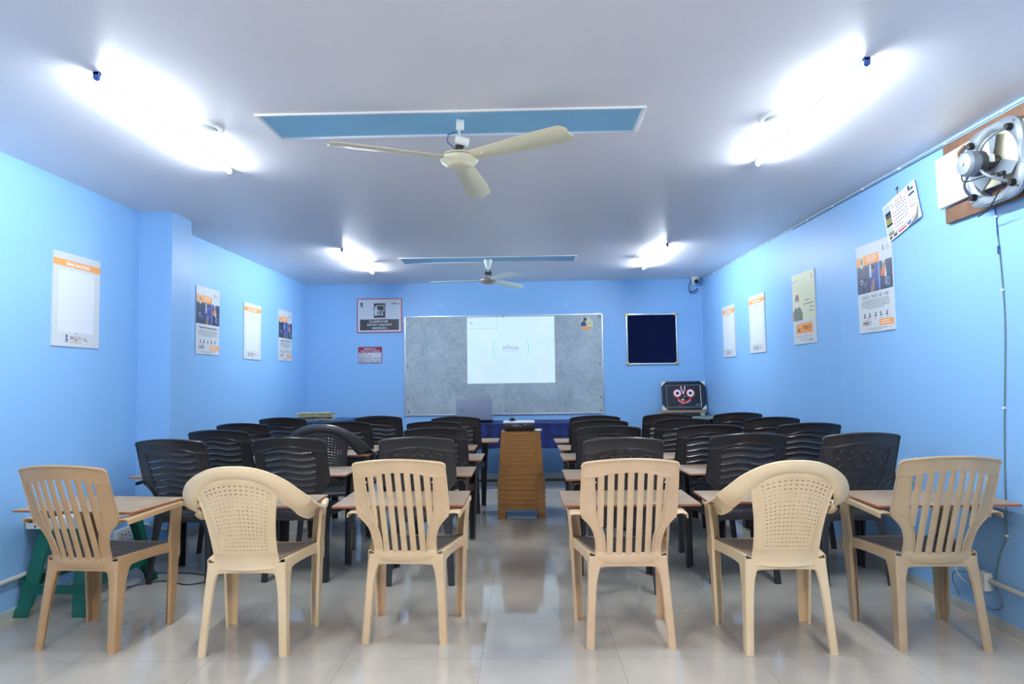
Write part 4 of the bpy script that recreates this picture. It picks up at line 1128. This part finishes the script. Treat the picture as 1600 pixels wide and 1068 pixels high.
# ---------------------------------------------------------------- wall pipes, sockets, cords
def catm(P, n=5): return catmull([Vector(p) for p in P], n)
mb = MB(); mb.tube([(XL+.014, 2.2, .208), (XL+.014, 3.3, .206), (XL+.014, 4.33, .208)], .0125, 'pipe_white', n=12)
pl = tag(mb.build('conduit_pipe'), 'pale conduit pipe low on the left wall behind the green stool', 'pipe')
mb = MB(); mb.box((XL+.014, 3.66, .206), (.03, .02, .034), 'pipe_white', bev=.004); mb.build('clamp', pl)
sb = thing('socket_box', 'white socket box low on the left wall near the pillar', 'socket', (XL, 4.42, .215))
mb = MB(); mb.box((.018, 0, 0), (.036, .17, .085), 'socket_white', bev=.004); mb.build('box', sb)
mb = MB()
for y, z in ((-.04, .012), (-.04, -.014), (.0, .0), (.03, .012), (.045, -.014)): mb.box((.0365, y, z), (.003, .014, .010), 'ink_grey')
mb.build('socket_plate', sb, smooth=0)
mb = MB(); mb.tube(catm([(XL+.018, 4.506, .225), (XL+.03, 4.54, .250), (XL+.05, 4.562, .262), (XL+.10, 4.565, .25), (XL+.17, 4.565, .225), (XL+.238, 4.565, .215)]), .009, 'pipe_white', n=10)
tag(mb.build('flexible_pipe'), 'white flexible pipe bending across the front of the pillar', 'pipe')
mb = MB(); mb.tube(catm([(-2.40, 3.98, .004), (-2.25, 4.10, .004), (-2.05, 4.02, .004), (-1.95, 4.14, .004), (-2.15, 4.26, .004), (-2.40, 4.28, .004), (-2.60, 4.35, .05), (-2.68, 4.40, .17)]), .0035, 'wire_black', n=6)
tag(mb.build('floor_cable'), 'black cable looping on the floor near the pillar', 'cable')
mb = MB(); mb.tube([(XR-.014, 2.0, .212), (XR-.014, 2.9, .213), (XR-.014, 3.265, .214)], .0125, 'pipe_white', n=12)
tag(mb.build('conduit_pipe'), 'pale conduit pipe low on the right wall behind the last chair', 'pipe')
sb = thing('socket_box', 'white socket box low on the right wall with looped wires', 'socket', (XR, 3.305, .205))
mb = MB(); mb.box((-.020, 0, 0), (.040, .075, .085), 'socket_white', bev=.004); mb.build('box', sb)
mb = MB(); mb.box((-.0225, .052, 0), (.045, .028, .06), 'pipe_white', bev=.004); mb.build('side_box', sb)
mb = MB(); mb.tube(catm([(XR-.02, 3.34, .24), (XR-.05, 3.42, .26), (XR-.03, 3.50, .24), (XR-.04, 3.46, .19), (XR-.03, 3.40, .16), (XR-.045, 3.35, .18)]), .004, 'pipe_white', n=6)
mb.tube(catm([(XR-.02, 3.36, .22), (XR-.04, 3.48, .20), (XR-.02, 3.54, .14), (XR-.012, 3.50, .07)]), .0025, 'wire_green', n=6)
tag(mb.build('loose_wires'), 'tangle of thin wires beside the right wall socket box', 'wires')
wc = MB(); wc.tube(catm([(XR-.05, 3.085, 2.11), (XR-.006, 3.105, 1.98), (XR-.005, 3.10, 1.86)]), .0028, 'wire_blue', n=6)
wc.tube(catm([(XR-.005, 3.10, 1.86), (XR-.005, 3.09, 1.70), (XR-.005, 3.085, 1.46), (XR-.005, 3.11, 1.15), (XR-.005, 3.13, .92), (XR-.005, 3.145, .66), (XR-.005, 3.15, .46), (XR-.005, 3.20, .36), (XR-.005, 3.235, .25), (XR-.014, 3.225, .19), (XR-.008, 3.20, .13), (XR-.006, 3.24, .085), (XR-.006, 3.32, .072)]), .0026, 'wire_green', n=6)
for y, z in ((3.10, 1.95), (3.087, 1.60), (3.12, 1.05), (3.15, .455)): wc.box((XR-.006, y, z), (.010, .014, .010), 'socket_white', bev=.002)
wc.box((XR-.006, 3.098, 1.79), (.009, .009, .04), 'wire_blue', bev=.002)
tag(wc.build('hanging_cord'), 'long thin cord hanging down the right wall from the exhaust fan', 'cord')
mb = MB(); mb.tube([(XR-.006, 2.2, H-.016), (XR-.006, 3.3, H-.014), (XR-.006, 4.5, H-.012), (XR-.006, 6.0, H-.010), (XR-.006, 8.1, H-.012)], .0042, 'pipe_white', n=6)
mb.tube([(XR-.005, 3.0, H-.030), (XR-.005, 4.2, H-.026), (XR-.005, 5.4, H-.024)], .002, 'wire_black', n=6)
for k in range(14): mb.box((XR-.006, 2.6+.42*k, H-.015), (.012, .010, .014), 'ink_white', bev=.002)
tag(mb.build('ceiling_wire'), 'thin clipped wire running along the top of the right wall', 'wire')
# cctv
cc = thing('security_camera', 'white dome security camera in the back right ceiling corner', 'camera', (2.140, 8.08, H))
mb = MB(); mb.lathe([(.048, 0), (.050, -.02), (.044, -.028)], 'cctv_white', n=24); mb.build('mount', cc)
mb = MB(); mb.lathe([(0.044, -.026), (.046, -.045), (.040, -.070), (.026, -.088), (0, -.096)], 'cctv_white', n=24); mb.build('dome', cc)
mb = MB(); mb.lathe([(.027, -.030), (.027, -.048), (.016, -.052), (0, -.053)], 'cctv_black', c=(0, 0, -.060), axis='y', n=20); mb.build('lens', cc)
mb = MB(); mb.tube(catm([(-.045, .02, -.03), (-.058, .06, -.08), (-.062, .07, -.13), (-.05, .07, -.175), (.01, .07, -.155), (.045, .07, -.13)]), .005, 'wire_black', n=6); mb.tube(catm([(-.055, .085, -.15), (-.02, .085, -.19), (.02, .085, -.18), (.045, .085, -.13)]), .003, 'wire_black', n=6)
mb.tube(catm([(-.05, .085, -.17), (-.045, .09, -.20), (-.055, .09, -.23)]), .002, 'port_grey', n=6)
mb.build('cable', cc)

# ---------------------------------------------------------------- exhaust fan assembly on the right wall
for (y0, y1, z0, z1, lb) in ((2.55, 3.435, 2.335, 2.405, 'upper'), (2.55, 3.44, 1.995, 2.075, 'lower')):
    mb = MB(); mb.box((XR-.012, (y0+y1)/2, (z0+z1)/2), (.022, y1-y0, z1-z0), 'old_wood', bev=.002)
    tag(mb.build('wooden_plank'), '%s brown wooden plank on the right wall behind the exhaust fan' % lb, 'plank')
mb = MB(); mb.box((0, 0, 0), (.022, .53, .265), 'foam', bev=.004, rot=(0, 0, 0)); fo = mb.build('foam_sheet'); fo.location = (XR-.036, 3.20, 2.218); fo.rotation_euler = (R(-2), 0, 0)
tag(fo, 'white foam sheet tucked between the wall and the exhaust fan', 'foam sheet')
mb = MB(); mb.box((0, 0, 0), (.014, .36, .24), 'foam_aged', bev=.003); fo = mb.build('foam_sheet'); fo.location = (XR-.056, 2.93, 2.195)
tag(fo, 'yellowed foam sheet seen through the exhaust fan ring', 'foam sheet')
ef = thing('exhaust_fan', 'grey metal exhaust fan with exposed motor, high on the right wall', 'exhaust fan', (XR-.074, 2.998, 2.172), -PI/2)
# local: x right (towards camera), z up, -y into the room
mb = MB(); P = []; n = 64
for k in range(n+1):
    a = 2*PI*k/n; c, s = math.cos(a), math.sin(a)
    q = (abs(c)**4.2+abs(s)**4.2)**(-1/4.2)
    ro = .182*q; ri = .150
    P.append([(ri*c, .030, ri*s), (ri*c, -.004, ri*s), (lerp(ri, ro, .25)*c, -.010, lerp(ri, ro, .25)*s), (lerp(ri, ro, .8)*c, -.010, lerp(ri, ro, .8)*s), (ro*c, -.004, ro*s), (ro*c, .012, ro*s)])
mb.plate(P, .003, 'grey_metal')
for s in (-1, 1):
    for q in (-1, 1): mb.lathe([(.004, -.012), (.004, -.014), (0, -.015)], 'ink', c=(s*.145, 0, q*.145), axis='y', n=8)
mb.build('ring_frame', ef)
for k in range(3):
    mb = MB(Matrix.Rotation(R(120*k+35), 4, 'Y')); P = []
    for i in range(9):
        t = i/8; r = lerp(.03, .138, t); w = lerp(.05, .105, t**.7)
        P.append([(r*math.cos(j*w/r*.16 if r > 0 else 0), -.012+.006*j*.9, r*math.sin(j*w/r*.16)) for j in range(-3, 4)])
    mb.plate(P, .002, 'blade_grey'); mb.build('blade', ef)
mb = MB(); mb.lathe([(0, .01), (.035, .01), (.035, -.03), (.028, -.06), (.055, -.062), (.058, -.068), (.058, -.092), (.052, -.096)], 'motor_dark', axis='y', n=32)
mb.lathe([(.056, -.094), (.058, -.100), (.058, -.130), (.048, -.142), (.02, -.146), (0, -.146)], 'grey_metal', axis='y', n=32); mb.lathe([(.012, -.146), (.012, -.152), (0, -.153)], 'steel_frame', axis='y', n=16)
mb.build('motor', ef)
mb = MB(); mb.box((.045, -.05, .01), (.014, .03, .035), 'socket_white', bev=.001); mb.build('rating_label', ef)
for sx in (-1, 1):
    for sz in (-1, 1):
        mb = MB(); mb.tube(catm([(sx*.045, -.095, sz*.045), (sx*.075, -.092, sz*.075), (sx*.105, -.060, sz*.105), (sx*.122, -.022, sz*.122)]), .007, 'grey_metal', n=8); ar_ = mb.build('bracket_arm', ef)
        mb = MB(); mb.lathe([(.015, -.008), (.017, -.014), (.015, -.034), (0, -.036)], 'rubber', c=(sx*.124, 0, sz*.124), axis='y', n=14); mb.build('rubber_mount', ar_)
mb = MB(); mb.tube(catm([(-.02, -.14, -.045), (-.03, -.12, -.075), (.06, -.09, -.078), (.10, -.045, -.075), (.10, -.040, -.11), (.0, -.03, -.20), (-.11, -.01, -.22)]), .003, 'wire_black', n=6); mb.box((.10, -.045, -.078), (.035, .016, .018), 'rubber', bev=.003); mb.build('wire', ef)
mb = MB(); mb.tube(catm([(-.055, -.115, .035), (-.075, -.11, .075), (-.045, -.10, .10)]), .008, 'old_wood', n=8); mb.build('grip', ef)
# white clothes switch: black wall bracket by the frame edge
# ---------------------------------------------------------------- small wall scuffs (paint chips)
for k, (x, y, z, w, h) in enumerate([(-1.03, YB-.0006, 2.165, .06, .02), (.555, YB-.0006, 2.14, .02, .06)]):
    mb = MB(); mb.box((x, y, z), (w, .001, h), 'seam_pale'); tag(mb.build('trim_%d' % (k+9), smooth=0), kind='structure')

# ---------------------------------------------------------------- world + camera
w = bpy.data.worlds.new('World'); sc.world = w; w.use_nodes = True
w.node_tree.nodes['Background'].inputs[0].default_value = (.6, .75, 1, 1); w.node_tree.nodes['Background'].inputs[1].default_value = .3
f, yaw, pitch, roll, ch = 1026.35, -.0162446, .0568992, -.0143222, 1.21548
cy, sy, cp, sp = math.cos(yaw), math.sin(yaw), math.cos(pitch), math.sin(pitch)
fw = Vector((sy*cp, cy*cp, sp)); rt = Vector((cy, -sy, 0)); up = rt.cross(fw)
r2 = rt*math.cos(roll)+up*math.sin(roll); u2 = -rt*math.sin(roll)+up*math.cos(roll)
cam = bpy.data.cameras.new('camera'); cam.sensor_width = 36; cam.sensor_fit = 'HORIZONTAL'; cam.lens = f/1600*36; cam.clip_start = .05
co = bpy.data.objects.new('camera', cam); COL.objects.link(co)
Mx = Matrix((( r2.x, u2.x, -fw.x, 0), (r2.y, u2.y, -fw.y, 0), (r2.z, u2.z, -fw.z, ch), (0, 0, 0, 1)))
co.matrix_world = Mx; sc.camera = co
vs = sc.view_settings; vs.view_transform = 'Standard'; vs.look = 'None'; vs.exposure = 0.90; vs.gamma = 1; vs.use_curve_mapping = False
